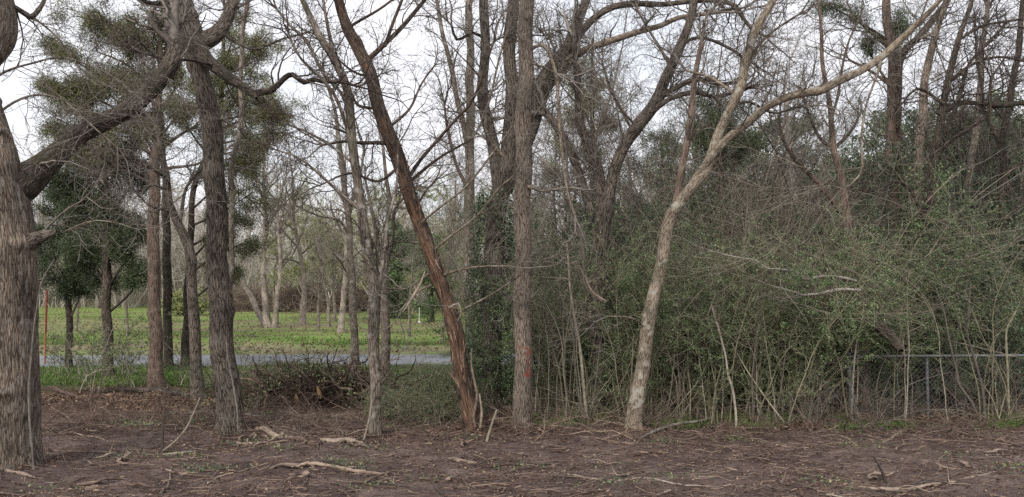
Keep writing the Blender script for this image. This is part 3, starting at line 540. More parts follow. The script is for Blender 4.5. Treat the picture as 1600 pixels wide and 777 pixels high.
sp_ = MB(); a_, c_ = path_px([(664,424,.8),(656,445,1.8),(646,462,2.2),(636,478,1.4),(629,488,.6)], 10.2, 10.0, .04); sp_.tubes(a_, c_, 6, disp=lump(3, .3)); props(sp_.build('bark_strip', M['stripped']), 'torn tan strip of bark hanging beside the leaning broken tree', 'bark strip')
for i, (pl, lab) in enumerate([([(743,668,2.6),(740,650,2.4),(745,620,2.3),(742,600,2),(737,570,1.6),(738,545,1)], 'pale barkless sapling stem at the foot of the leaning broken tree'),
                   ([(750,668,2),(752,645,1.9),(749,615,1.2)], 'shorter pale stem beside the barkless sapling at the broken tree')]):
    m_ = MB(); a_, c_ = path_px(pl, 10.3, 10.25, .05, .006); m_.tubes(a_, c_, 8); props(m_.build('pale_sapling', M['stripped']), lab, 'sapling')

rT, bT, pT, _ = tree('stout dark ivy covered tree forking high, behind the centre trunk', 'tree', 12,
    [(768,664,21),(768,600,20),(767,540,19.5),(768,480,19),(770,420,19),(774,360,18.5),(779,315,18),(787,275,17),(794,235,15),(799,190,14),(800,140,14),(797,95,12),(798,50,12),(801,0,11),(803,-60,9)],
    limbs=[dict(p=[(783,298,14),(776,260,12),(768,220,11),(759,180,10.5),(755,140,10),(756,100,9.5),(758,55,9),(756,0,9),(754,-50,7)], dz=(0,-.2), sides=20),
           dict(p=[(790,300,13),(810,250,15),(826,205,16),(838,165,16.5),(850,130,16),(868,100,14),(886,75,12),(898,45,10),(912,15,8),(925,-30,7)], dz=(0,.5), sides=22),
           dict(p=[(840,150,11),(872,118,9),(888,95,8),(915,78,7),(940,68,6.5),(965,60,6),(1000,50,5.5),(1030,42,5),(1060,28,4.5),(1090,22,4),(1130,18,3)], dz=(.4,-.4), sides=12, mat='pale', dens=.8),
           dict(p=[(895,62,8),(915,42,7),(935,25,6.5),(960,12,6.5),(1000,5,6),(1040,6,5),(1080,3,5),(1120,2,4.5),(1148,10,4.5),(1160,28,4),(1175,45,2.5)], dz=(.4,-.2), sides=12, dens=.9),
           dict(p=[(757,60,3),(740,50,3),(715,62,3),(706,40,2)], dz=(0,-.2), mat='oak_dark', dens=.7),
           dict(p=[(790,250,3),(760,200,2),(770,130,2),(790,60,2)], dz=(-.6,-.8), mat='pale', dens=.6)],
    mat='oak_brown', twig='twig', crown=dict(n1=3.0, l1=(.4,1.3), n2=5, n3=4, rmax=.016), name='oak_tree', sides=48, step=.04, fine=.01, crown_from=.6)
iv = MB(); k = 15000; ii = rng.integers(0, int(len(pT)*.5), k); th = rng.uniform(0, 6.28, k); ra = rng.uniform(.2, .36, k)*np.interp(pT[ii][:, 2], [0, 1, 3.2], [1.15, 1.25, .95])
ok = np.sin(th*2+pT[ii][:, 2]*3)+np.sin(pT[ii][:, 2]*5+th)+rng.normal(size=k)*.6 > -.3
pos = pT[ii] + np.stack([np.cos(th)*ra, np.sin(th)*ra, rng.uniform(-.1, .1, k)], -1); pos = pos[ok]; dd = np.stack([np.cos(th), np.sin(th), rng.normal(size=k)*.6-.3], -1)[ok]
iv.leaves(pos, dd, rng.uniform(.025, .05, len(pos)), rng.uniform(.018, .035, len(pos)), .2); props(iv.build('climbing_ivy', M['privet'], smooth=False), 'dark green ivy climbing the stout dark forked tree', 'ivy')
tree('pale grey straight trunk left of the stout ivy covered tree', 'tree', 15.2, [(736,602,9.5),(735,520,9.5),(734,440,9.5),(733,380,9.5),(733,300,9),(735,230,8.5),(734,160,8.5),(735,100,7.5),(734,50,7),(732,-10,6),(730,-70,5)],
    limbs=[dict(p=[(732,240,5),(722,190,5),(710,130,5),(700,85,4.5),(688,35,4),(680,-10,3)], dz=(0,.3)), dict(p=[(733,300,4),(715,260,3),(700,210,3),(695,160,2)], dz=(0,-.2), mat='cedar')],
    mat='grey', crown=dict(n1=3.0, l1=(.5,1.4), n2=5, n3=4, rmax=.014), sides=22, crown_from=.45)

def paint(dirs, s, p, rr):
    x = dirs[..., 0]*rr; z = p[..., 2]+0*x; fr = (dirs[..., 1] < .1); zz = lambda py: P(818, py, 10.3)[2]
    m_ = np.zeros(x.shape)
    def blob(px, py, sx, sy, a):
        xx = (px-817)*10.3/F; d = ((x-xx)/(sx*10.3/F))**2+((z-zz(py))/(sy*10.3/F))**2; return a*np.clip(1.6-d*1.1+.5*np.sin(x*160+z*90)*np.sin(z*70), 0, 1)
    for a in ((811,541,7,1.8,.6),(820,543,5,2.2,.75),(822,552,4,4.5,.75),(826,548,2.5,5,.85),(824,563,3.5,5,.45),(825,577,3.2,3.5,.8),(824,585,5,4.5,1),(819,585,3,1.8,.7),(827,573,1.6,6,.5)): m_ = np.maximum(m_, blob(*a))
    return m_*fr*np.clip(.75+.5*np.sin(x*300), .3, 1), 0*rr
tree('straight brown trunk at centre with red spray paint marks', 'tree', 10.35,
    [(817,679,17),(817,650,16),(817,600,15.5),(817,560,15.5),(817,480,15),(817,400,14.5),(816,330,14.5),(818,260,14),(819,190,14),(821,120,13.5),(822,60,13),(823,0,13),(824,-60,12)],
    limbs=[dict(p=[(826,290,3),(848,298,2.6),(862,297,2)], dz=(-.1,-.2), dens=.3), dict(p=[(828,80,3.5),(842,72,3.5),(855,78,3),(868,110,3),(872,180,2.6),(880,240,2.4),(886,300,2),(900,345,1.8)], dz=(0,-.4), mat='pale', dens=.5), dict(p=[(832,100,2.4),(850,105,2),(870,115,1.6)], dz=(-.1,-.2), mat='pale', dens=.6)],
    mat='brown', crown=dict(n1=2.2, l1=(.3,1.0), n2=4, n3=4, rmax=.008, trunkdens=.6), sides=96, step=.016, lumps=.035, fine=.012, wear=paint, crown_from=.5, flr=.4, thin=.9)

_, _, pV, _ = tree('large forked trunk right of centre with its two stems spread in a wide V', 'tree', 11.6,
    [(930,652,17),(931,600,15),(932,540,14.5),(933,480,14.5),(936,420,14.5),(939,370,15.5),(944,330,15),(956,282,11.5),(974,232,11),(998,195,12.5),(1025,160,11.5),(1042,118,9.5),(1060,78,9),(1078,35,7.5),(1088,-10,6.5),(1098,-60,5)],
    limbs=[dict(p=[(938,350,13),(938,300,10),(932,262,9.5),(922,225,9),(908,195,8.5),(903,150,7),(900,90,6),(898,50,5)], dz=(0,.2), sides=18),
           dict(p=[(934,370,9),(920,315,8),(903,268,8.5),(884,222,8.5),(866,190,8),(850,172,6)], dz=(0,.5), sides=16),
           dict(p=[(1012,185,6),(1040,160,5),(1065,148,5),(1090,145,4.5),(1120,150,4),(1160,140,3)], dz=(0,-.6)),
           dict(p=[(1020,160,5),(1050,140,5),(1090,125,4.5),(1120,130,4),(1150,128,3)], dz=(0,.4)),
           dict(p=[(905,150,3),(880,110,3),(860,60,2.5)], dz=(.2,.4)),
           dict(p=[(990,210,3),(960,150,2.5),(940,100,2)], dz=(0,.3)),
           dict(p=[(1000,200,3),(975,175,2),(950,140,2)], dz=(0,-.3)),
           dict(p=[(1065,70,4),(1095,60,3),(1140,75,3),(1170,95,2)], dz=(0,-.3)),
           dict(p=[(1050,105,3),(1020,60,2.5),(1000,20,2)], dz=(0,.3))],
    mat='oak_brown', twig='twig', crown=dict(n1=3.2, l1=(.4,1.3), n2=5, n3=4, rmax=.014), name='oak_tree', sides=48, step=.04, fine=.01, crown_from=.5)

tree('curving pale lichened tree with a long limb sweeping up to the right', 'tree', 10.3,
    [(990,683,15),(993,640,13.5),(1000,590,13),(1010,530,12.5),(1020,470,12),(1030,420,11.5),(1041,370,11.5),(1056,330,11.5),(1080,292,11),(1105,258,10),(1126,205,9),(1143,165,8.5),(1157,134,8.5),(1168,90,8),(1182,45,7.5),(1196,20,7),(1214,-10,6),(1235,-60,5)],
    limbs=[dict(p=[(1088,280,7),(1120,234,7),(1142,210,7),(1170,190,7),(1200,167,7),(1240,150,7.5),(1280,142,8),(1310,126,8),(1345,110,7.5),(1375,92,7.5),(1395,74,7),(1430,40,5.5),(1465,5,4.5),(1490,-25,4)], dz=(0,-1.0), sides=20, step=.05, dens=.6),
           dict(p=[(1050,340,7),(1060,300,7),(1069,250,7),(1076,205,7),(1082,160,6),(1088,110,5),(1096,60,3.5)], dz=(.2,.6), mat='cedar', sides=14),
           dict(p=[(1160,120,3),(1178,80,3),(1210,50,2.5),(1250,20,2)], dz=(0,.4)), dict(p=[(1143,168,3),(1170,160,2.6),(1210,175,2.4),(1260,165,2)], dz=(0,.6), mat='oak_dark'),
           dict(p=[(1150,150,3),(1110,120,3),(1070,110,2)], dz=(0,.5)),
           dict(p=[(1376,95,2.6),(1355,160,2),(1348,220,2.2),(1345,265,2),(1325,290,1.2)], dz=(-.9,-.8), mat='pale', dens=.3),
           dict(p=[(1014,520,2),(990,500,1.8),(950,495,1.2)], dz=(0,-.4), mat='pale', dens=.3)],
    mat='pale', twig='twig', crown=dict(n1=2.6, l1=(.4,1.3), n2=5, n3=4, rmax=.012), sides=48, step=.035, lumps=.05, fine=.008, crown_from=.5, flr=.35)

# ---- right hand group rising out of the thicket
rC, bC, pC, _ = tree('thick reddish cedar trunk rising from the thicket behind the fence', 'tree', 14,
    [(1430,617,14),(1424,540,13.5),(1414,450,13.5),(1404,380,13.5),(1397,300,12.5),(1396,200,12.5),(1398,120,11.5),(1391,60,9),(1385,10,8),(1382,-60,6)],
    limbs=[dict(p=[(1400,115,8),(1413,78,7),(1437,57,6.5),(1460,30,6),(1478,0,5),(1490,-40,4)], dz=(0,.3), mat='oak_brown', sides=12), dict(p=[(1404,200,4),(1404,150,5),(1412,80,4),(1440,60,3)], dz=(-.2,-.3), mat='oak_dark'), dict(p=[(1390,70,4),(1360,50,3),(1330,20,2.5)], dz=(0,.2)), dict(p=[(1396,140,3),(1360,110,2.5),(1330,95,2)], dz=(0,-.3))],
    mat='cedar', crown=dict(n1=3.0, l1=(.5,1.6), n2=5, n3=4, rmax=.014), name='cedar_tree', sides=28, crown_from=.25)
juniper_crown(rC, bC, [(1325,15,32,14),(1350,62,20,14),(1410,25,18,22),(1290,5,25,10),(1405,55,12,10,0,.6)], 14, pC, 'juniper', leaf=.055, dens=.17)
_, _, pK, _ = tree('dark crooked trunk just right of the thick reddish cedar', 'tree', 12.8,
    [(1442,625,11),(1441,560,10.5),(1440,480,10),(1441,400,9),(1447,330,8.5),(1456,262,8),(1464,220,7.5),(1473,168,7),(1486,110,6),(1499,55,5),(1515,15,4),(1530,-30,3)],
    limbs=[dict(p=[(1457,262,5),(1480,225,4),(1505,205,4),(1530,188,4),(1545,175,3.5),(1549,140,2.5)], dz=(0,-.4), mat='oak_dark'),
           dict(p=[(1470,180,4.5),(1500,160,4.5),(1530,162,4.5),(1565,166,5),(1600,160,5),(1640,158,4)], dz=(.2,.5), mat='oak_dark'),
           dict(p=[(1462,225,4),(1490,180,4),(1510,110,3),(1540,70,2.6),(1570,40,2)], dz=(0,.3), mat='oak_dark'),
           dict(p=[(1480,130,4),(1520,100,3),(1560,90,2.5),(1600,95,2)], dz=(0,.4), mat='oak_dark'),
           dict(p=[(1500,60,3),(1540,40,2.6),(1590,30,2)], dz=(0,.4), mat='oak_dark'),
           dict(p=[(1443,345,3),(1425,300,3),(1400,285,2.5),(1370,300,2)], dz=(-.3,-.6), mat='oak_dark', dens=.6),
           dict(p=[(1475,165,3),(1440,140,2.6),(1420,150,2)], dz=(0,-.4), mat='oak_dark')],
    mat='oak_dark', twig='twig_dark', crown=dict(n1=2.8, l1=(.5,1.5), n2=5, n3=5, rmax=.012), sides=28, crown_from=.35)
tree('brown trunk between the reddish cedar and the dark crooked trunk', 'tree', 13.6, [(1432,622,9),(1431,540,9),(1430,450,9),(1431,370,8.5),(1432,310,8),(1435,250,8),(1440,190,7.5),(1445,134,7),(1454,80,6.5),(1466,40,5.5),(1483,0,4.5),(1500,-50,3.5)], mat='brown', crown=dict(n1=2.6, l1=(.5,1.5), n2=5, n3=4, rmax=.012), sides=22, crown_from=.4)
tree('thin brown crooked tree with a thick broken stub above the fence start', 'tree', 11.9,
    [(1352,646,8),(1352,600,8),(1351,550,8),(1350,500,8),(1346,455,8),(1335,415,9),(1327,370,8.5),(1319,312,7.5),(1310,262,6.5),(1303,226,6),(1297,180,5),(1291,130,4.2),(1283,70,3.4),(1280,10,2.6),(1278,-40,2)],
    limbs=[dict(p=[(1350,490,7),(1358,498,8),(1376,511,9.5),(1392,528,9.5),(1404,542,8),(1409,550,4)], dz=(-.5,-1.35), mat='oak_dark', dens=.05, sides=16),
           dict(p=[(1314,330,5),(1290,300,4.5),(1262,270,4),(1240,245,3.5),(1222,215,3),(1215,180,2)], dz=(0,-.2), mat='cedar'),
           dict(p=[(1326,365,3.5),(1340,352,3.5),(1346,345,2)], dz=(-.1,-.1), mat='oak_dark', dens=.1),
           dict(p=[(1305,235,4),(1280,215,3),(1265,180,2.6),(1255,150,2)], dz=(0,.2), mat='oak_dark'),
           dict(p=[(1303,230,4),(1330,205,3),(1345,180,2)], dz=(0,.2), mat='oak_dark'),
           dict(p=[(1298,190,2.6),(1310,140,2.4),(1325,70,2),(1345,20,1.5)], dz=(0,.3)),
           dict(p=[(1338,440,2.8),(1310,434,2.4),(1285,432,2.1),(1262,436,2.4),(1250,432,2.6),(1243,424,2.4),(1215,421,2.3),(1196,420,1.9),(1180,408,1.6),(1150,402,1.3),(1115,392,1)], dz=(-1.1,-1.9), mat='white', dens=.35, wob=.008),
           dict(p=[(1342,455,3),(1310,452,2.8),(1280,458,2.4),(1248,462,2)], dz=(-1.1,-1.7), mat='white', dens=.3)],
    mat='cedar', twig='twig', crown=dict(n1=3, l1=(.3,1.0), n2=5, n3=4, rmax=.01), sides=28, crown_from=.55)
tree('bleached white dead trunk standing deep in the thicket', 'tree', 18, [(1240,578,8),(1239,480,8),(1240,400,7.5),(1241,340,7),(1239,290,6.5),(1234,250,6),(1230,200,5),(1229,160,3.5)], mat='white', crown=None, sides=16)
tree('slim grey tree rising at the right edge behind the fence', 'tree', 15, [(1578,605,7),(1575,500,7),(1570,400,6.5),(1567,300,6),(1570,200,6),(1585,120,5.5),(1594,50,5),(1600,-20,4)], limbs=[dict(p=[(1568,280,4),(1590,258,3.6),(1620,250,3)], dz=(0,0), mat='oak_dark'), dict(p=[(1569,240,4),(1545,190,3),(1530,120,2.4),(1525,60,2)], dz=(0,.2)), dict(p=[(1572,190,3),(1545,165,2.6),(1500,160,2)], dz=(0,.2))], mat='oak_dark', twig='twig_dark', crown=dict(n1=2.6, l1=(.5,1.6), n2=5, n3=5, rmax=.012), sides=16, crown_from=.3)
tree('slim dark tree beyond the dark crooked trunk, leaning right at the top', 'tree', 16.5, [(1515,590,8),(1512,500,7.5),(1508,400,7),(1510,320,6.5),(1520,240,6),(1530,160,5.5),(1534,80,5),(1545,0,4)], mat='grey', twig='twig_dark', crown=dict(n1=2.6, l1=(.6,1.8), n2=5, n3=4, rmax=.012), sides=14, crown_from=.3)
rD, bD, pD, _ = tree('bushy green cedar behind the curving pale tree', 'tree', 14.5, [(1130,612,9),(1130,500,8),(1128,400,7),(1126,300,5),(1124,200,4),(1122,130,2.5)], mat='cedar', crown=dict(n1=3.5, l1=(.4,1.2), n2=4, n3=3, rmax=.01), name='cedar_tree', sides=14, crown_from=.2)
juniper_crown(rD, bD, [(1110,160,26,22),(1140,185,38,20),(1100,205,25,18),(1160,215,30,16),(1120,240,40,16,.2,.7),(1085,190,12,20,.2,.7),(1150,330,45,30,.3,.5),(1100,300,30,30,.3,.5)], 14.5, pD, 'juniper', leaf=.06, dens=.26)
rE, bE, pE, _ = tree('dark evergreen filling the gap right of the wide V trunk', 'tree', 20, [(1035,565,8),(1035,480,7),(1035,400,6),(1034,300,4),(1034,220,3)], mat='oak_dark', crown=None, name='juniper_tree', sides=12)
juniper_crown(rE, bE, [(1035,215,32,20),(1010,260,40,24),(1050,270,35,24),(1000,320,45,24),(1050,330,45,24),(1020,370,50,24),(985,380,30,20),(1060,390,40,24)], 20, pE, 'juniper', leaf=.08, dens=.3)
rG, bG, pG, _ = tree('dark leafy evergreen glimpsed between centre trunk and V trunk', 'tree', 19, [(925,572,8),(925,480,7),(925,380,6),(925,280,5),(926,150,4),(926,60,2.5)], mat='oak_dark', crown=None, name='juniper_tree', sides=12)
juniper_crown(rG, bG, [(920,150,35,25),(950,180,25,20),(900,100,30,20),(905,180,25,25),(925,230,25,18),(860,260,25,15,.3,.6),(870,220,20,15,.3,.6),(940,120,20,20,.2,.7)], 19, pG, 'juniper_olive', leaf=.07, dens=.28)

def climber(label, path, z1, n, spread, mat):
    mb_ = MB(); zz_ = path[:, 2]; m_ = np.where(zz_ < z1)[0]; ii = rng.choice(m_, n); th = rng.uniform(0, 6.28, n); ra = .1+np.abs(rng.normal(size=n))*spread; pos = path[ii]+np.stack([np.cos(th)*ra, np.sin(th)*ra, rng.uniform(-.1, .1, n)], -1)
    ok = np.sin(th*2+pos[:, 2]*2.3)+np.sin(pos[:, 2]*4.1+th)+rng.normal(size=n)*.7 > -.1; pos = pos[ok]; d = np.stack([np.cos(th), np.sin(th), rng.normal(size=n)*.6-.3], -1)[ok]
    mb_.leaves(pos, d, rng.uniform(.03, .055, len(pos)), rng.uniform(.015, .03, len(pos)), .2)
    tw_ = MB()
    for k in range(5):
        j = m_[::3]; ph = rng.uniform(0, 6.28); q = path[j]+np.stack([np.cos(ph+j*.12)*.17, np.sin(ph+j*.12)*.17, 0*j], -1)+rng.normal(size=(len(j), 3))*.02; tw_.tubes(q, np.full(len(j), .006), 4)
    rt = empty('climbing_vine', path[1], label, 'vine'); o_ = np.array(rt.location); mb_.build('leaves', M[mat], rt, o_, smooth=False); tw_.build('stems', M['twig'], rt, o_)
climber('leafy vine climbing the thick reddish cedar trunk', pC, 4.6, 12000, .16, 'yaupon')
climber('leafy vine climbing the dark crooked trunk', pK, 4.0, 9000, .14, 'yaupon')
climber('leafy vine on the lower stem of the V trunk', pV, 3.2, 3500, .12, 'yaupon')
climber('bright green creeper round the foot of the stout ivy covered tree', pT, 2.1, 7000, .2, 'yaupon')
# ------------------------------------------------------------------ thicket shrubs
def shrub_proto(name, label, cat, group, seed, h=3.0, w=1.1, stems=12, mat='yaupon', stem='twig_green', nl=20000, leaf=.032, n2=6, n3=5, lo=.1, upright=.5):
    global rng
    keep = rng; rng = np.random.default_rng(seed)
    root = empty(name, (0, 0, 0), label, cat, group); mb = MB(); lf = MB()
    st = []; 
    p = rng.normal(size=(stems, 3))*np.array([.18, .18, 0]); az_ = rng.uniform(0, 6.28, stems); sp = rng.uniform(.05, upright, stems)
    d = unit(np.stack([np.cos(az_)*sp, np.sin(az_)*sp, np.ones(stems)], -1)); Ln = h*rng.uniform(.65, 1.1, stems); npt = 12; pts = [p-d*.05]
    for k in range(npt-1):
        d = unit(d + rng.normal(size=d.shape)*.12 + np.stack([np.cos(az_), np.sin(az_), 0*az_], -1)*.03); p = p + d*(Ln/(npt-1))[:, None]; pts.append(p)
    a = np.stack(pts, 1); r = (rng.uniform(.008, .018, stems)[:, None]*(1-.8*np.linspace(0, 1, npt))[None]); mb.tubes(a, r, 6)
    a2, r2 = sprout(a, r, n2*3, tr=(lo, 1), ln=(.25*w, .8*w), npts=7, wig=.2, up=.08, rf=.5, rmin=.0028, ang=(40, 80)); mb.tubes(a2, r2, 4)
    a3, r3_ = sprout(a2, r2, n3, lnr=(.3, .6), npts=4, wig=.25, up=.03, rf=.6, rmin=.002); mb.tubes(a3, r3_, 3)
    bi = rng.integers(0, len(a3), nl); fi = rng.uniform(0, 1, nl)*2.99; ii = fi.astype(int); f = (fi-ii)[:, None]; pos = a3[bi, ii]*(1-f)+a3[bi, ii+1]*f; tn = unit(a3[bi, ii+1]-a3[bi, ii])
    lf.leaves(pos+rng.normal(size=pos.shape)*.008, unit(tn*.5+rng.normal(size=pos.shape)*.8), rng.uniform(.7, 1.3, nl)*leaf, rng.uniform(.35, .6, nl)*leaf, .15)
    mb.build('stems', M[stem], root); lf.build('leaves', M[mat], root, smooth=False); rng = keep
    return root
used = {}
def place(protos, x, y, sc, label=None, group=None, szc=None):
    k = random.randrange(len(protos)); pr = protos[k]; z = float(gz(x, y)); rot = random.uniform(0, 6.28)
    s_ = (sc, sc, sc*(szc or 1))
    if pr.name not in used:
        used[pr.name] = 1; pr.location = (x, y, z); pr.rotation_euler = (0, 0, rot); pr.scale = s_
        if label: pr['label'] = label
        if group: pr['group'] = group
        return pr
    return dup(pr, (x, y, z), rot, s_, label, group)
def park(protos):      # a prototype that was never placed is removed
    for p in protos:
        if p.name not in used:
            for c in list(p.children): bpy.data.objects.remove(c)
            bpy.data.objects.remove(p)
gA, lA = 'leafy green shrubs massed in the thicket', 'tall leafy green shrub, one of those massed together as the thicket'
gX, lX = 'wispy yellow green shrubs in the thicket front', 'x'
PX = [shrub_proto('wispy_shrub', lX, 'shrub', gX, 150+i, 3.3, .8, 15, 'wisp', 'twig_green', nl=7000, leaf=.03, n2=4, n3=4, upright=.28) for i in range(2)]
for x, y, s in [(.65,11.7,.8),(2.0,11.5,.8),(2.8,11.3,.85),(3.5,11.2,.8),(4.2,11.3,.9),(4.5,11.9,.8),(3.7,12.6,1.05),(2.2,12.8,1.0),(4.6,13.2,1.1),(6.0,13.6,1.05),(7.5,13.5,1.0),(8.9,13.6,.95)]:
    place(PX, x, y, s, lX, gX)
gB, lB = 'dark shrubs deep in the thicket', 'dark leaved tangled shrub deep in the thicket behind the green ones'
PA = [shrub_proto('thicket_shrub', lA, 'shrub', gA, 100+i, 2.9, 1.0, 12, 'yaupon', 'twig_green', nl=31000, leaf=.028) for i in range(3)]
PB = [shrub_proto('dark_shrub', lB, 'shrub', gB, 200+i, 3.3, 1.1, 11, 'privet', 'twig_dark', nl=20000, leaf=.04) for i in range(3)]
for x, y, s in [(-.5,13.6,.7),(.9,12.1,.86),(1.6,11.7,.8),(2.3,12.4,.95),(2.9,11.6,.75),(3.5,12.0,.95),(4.1,11.8,1.0),(4.7,12.3,1.0),(5.1,13.1,1.05),(3.0,13.0,1.0),(1.2,13.2,.9),(3.9,13.4,1.0),(5.6,12.6,1.0),(6.2,13.0,.95),(7.2,12.8,.92),(8.0,13.4,.85),(9.0,13.2,.85),(2.1,13.9,.95),(6.7,14.0,.95),(5.4,12.1,.62),(10.4,13.6,1)]:
    place(PA, x, y, s*random.uniform(.95, 1.15), lA, gA, szc=random.uniform(.84, 1.16))
for x, y, s in [(.4,14.6,.85),(1.6,15.1,.9),(2.9,15,.95),(4.0,15.2,1),(5.2,14.8,1.0),(6.3,15.3,1.1),(7.4,14.6,1.05),(8.3,15.0,1.05),(9.4,14.4,1.1),(10.4,15.4,1.1),(8.8,12.9,.8),(7.7,12.3,.72),(6.9,12.4,.7),(4.6,16.8,1.1),(6.6,17.2,1.2),(8.7,17.2,1.2),(10.8,17.4,1.2),(2.6,17.2,1),(.9,17.4,.9),(12.5,16,1.2),(9.5,12.6,.6),(12,14,1.0),(5.9,13.8,.9)]:
    place(PB, x, y, s*random.uniform(.92, 1.08), lB, gB, szc=random.uniform(.9, 1.45))
# low undergrowth between the oaks and the road
# bare brush at the foot of the thicket
def brush_proto(name, label, cat, group, seed, h=1.1, n=16, spread=1.3, mat='twig_red', n2=4, r=.008, droop=.09):
    global rng
    keep = rng; rng = np.random.default_rng(seed); root = empty(name, (0, 0, 0), label, cat, group); mb = MB()
    p = rng.normal(size=(n, 3))*np.array([.2, .12, 0]); az_ = rng.uniform(0, 6.28, n); sp = rng.uniform(.2, spread, n); d = unit(np.stack([np.cos(az_)*sp, np.sin(az_)*sp, np.ones(n)], -1)); Ln = h*rng.uniform(.6, 1.5, n); pts = [p]
    for k in range(9): d = unit(d+rng.normal(size=d.shape)*.14-np.array([0, 0, droop])); p = p+d*(Ln/9)[:, None]; p[:, 2] = np.maximum(p[:, 2], .01); pts.append(p)
    a = np.stack(pts, 1); rr_ = rng.uniform(.5, 1.2, n)[:, None]*r*(1-.7*np.linspace(0, 1, 10))[None]; mb.tubes(a, rr_, 5)
    a2, r2 = sprout(a, rr_, n2, lnr=(.3, .6), npts=5, wig=.22, up=-.02, rf=.6, rmin=.0025); mb.tubes(a2, r2, 4)
    a3, r3_ = sprout(a2, r2, 3, lnr=(.3, .7), npts=4, wig=.25, up=0, rf=.6, rmin=.002); mb.tubes(a3, r3_, 3)
    mb.build('stems', M[mat], root); rng = keep; return root
gW, lW = 'wiry bare brush among the low bushes', 'wiry leafless brush mixed in with the low green bushes'
PW = [brush_proto('wiry_brush', lW, 'brush', gW, 520+i, mat=['twig', 'twig_pale'][i], h=1.0, spread=1.8) for i in range(2)]
gU, lU = 'low green bushes in front of the road', 'low sprawling green bush on the strip between bare soil and road'
PU = [shrub_proto('low_bush', lU, 'bush', gU, 300+i, .75, .55, 16, 'under', nl=6500, leaf=.035, upright=1.9) for i in range(3)]
for px, py, s in [(640,612,1.1),(672,612,1.1),(395,600,.9),(420,585,.8),(398,625,.8),(460,575,1.0),(560,600,.8),(556,622,.8),(620,600,.9),(640,630,1.2),(660,600,1.0),(665,650,.9),(690,620,1.2),(700,590,1.0),(625,650,.9),(600,625,.9),(520,590,.7),(650,575,.8),(700,655,.9),(720,630,1.0),(360,610,.6),(330,610,.5),(680,575,.8),(600,580,.7),(500,572,.7),(440,572,1.0),(452,586,.8),(745,600,1.2),(720,560,1.2)]:
    Z = ground_depth(py); p = P(px, py, Z); s_ = s*random.uniform(.85, 1.1); hm = (py-574)/F*Z/.8*(1.3 if px > 690 else 1.0); place(PU, p[0], Z, s_, lU, gU, szc=max(.25, min(1, hm/s_))*random.uniform(.6, 1.05))
for px, py in [(400,640),(470,590),(610,640),(650,660),(690,665),(430,600),(575,640),(350,600),(640,590)]:
    Z = ground_depth(py); p = P(px, py, Z); place(PW, p[0], Z, random.uniform(.45, .75), lW, gW)
gS, lS = 'thin leafy saplings around the dark junipers', 'spindly small leaved sapling standing at the soil edge near the junipers'
PS = [shrub_proto('leafy_sapling', lS, 'sapling', gS, 400+i, 1.7, .7, 4, 'under', 'twig_pale', nl=1300, leaf=.035, n2=3, n3=3, upright=.5) for i in range(2)]
for px, py, s in [(160,612,.9),(190,608,.8),(110,600,.8),(205,590,1.0),(135,585,.9),(228,600,.7),(275,600,.7),(385,590,.8),(85,590,.7)]:
    Z = ground_depth(py); p = P(px, py, Z); place(PS, p[0], Z, s, lS, gS)
gR, lR = 'bare brown brush along the thicket foot', 'leafless arching brown brush at the foot of the thicket'
PR = [brush_proto('bare_brush', lR, 'brush', gR, 500+i, mat=['twig_red', 'twig', 'twig_green'][i]) for i in range(3)]
for i in range(22):
    x = random.uniform(.6, 8.6); y = random.uniform(10.7, 11.5) if x < 5 else random.choice([random.uniform(11.0, 11.4), random.uniform(11.9, 12.6)])
    place(PR, x, y, random.uniform(.45, .95), lR, gR)
gV, lV = 'tall leafless tangles behind the thicket', 'tall leafless tangle of pale brown branches behind the green thicket'
PV = [brush_proto('bare_shrub', lV, 'shrub', gV, 550+i, h=3.6, n=20, spread=1.1, mat=['twig', 'twig_pale', 'twig'][i], n2=14, r=.012, droop=.035) for i in range(3)]
for x, y, s in [(3.3,13.1,1),(4.1,13.2,1.1),(4.8,13.3,1.05),(5.3,14.2,1.0),(2.4,14.3,.85),(3.5,14.6,1.1),(4.9,14.8,1.1),(6.3,15.2,.95),(1.2,14.8,.8),(5.7,16,1.1),(8.6,16.6,1.0),(3.2,16.2,1.15),(4.4,15.4,1.45),(5.2,15.6,1.5),(3.9,16.4,1.5),(5.9,17,1.6),(4.8,17.5,1.7)]:
    place(PV, x, y, s, lV, gV)
# thin upright stems in the thicket
gT, lT = 'thin upright bare stems in the thicket', 'thin bare greenish stem rising among the thicket shrubs'
def stem_proto(seed, h=2.6, r=.011, mat='twig_pale'):
    global rng
    keep = rng; rng = np.random.default_rng(seed); root = empty('sapling', (0, 0, 0), lT, 'sapling', gT); mb = MB(); cb = MB(); p = np.zeros((1, 3)); d = unit(np.array([[rng.normal()*.12, rng.normal()*.12, 1]])); pts = [p]
    for k in range(15): d = unit(d+rng.normal(size=(1, 3))*.08); p = p+d*h/15; pts.append(p)
    a = np.stack(pts, 1); rr_ = r*(1-.7*np.linspace(0, 1, 16))[None]; mb.tubes(a, rr_, 6); a2, r2 = sprout(a, rr_, 12, tr=(.35, 1), ln=(.2, .7), npts=6, wig=.2, up=.15, rf=.5, rmin=.0025); cb.tubes(a2, r2, 4)
    a3, r3_ = sprout(a2, r2, 3, lnr=(.3, .6), npts=4, wig=.25, rf=.6, rmin=.002); cb.tubes(a3, r3_, 3); mb.build('stem', M[mat], root); cb.build('branches', M[mat], root); rng = keep; return root
PT = [stem_proto(600, 2.7, .013, 'twig_green'), stem_proto(601, 2.3, .010, 'twig_pale'), stem_proto(602, 3.0, .012, 'twig_green'), stem_proto(603, 2.0, .012, 'twig')]
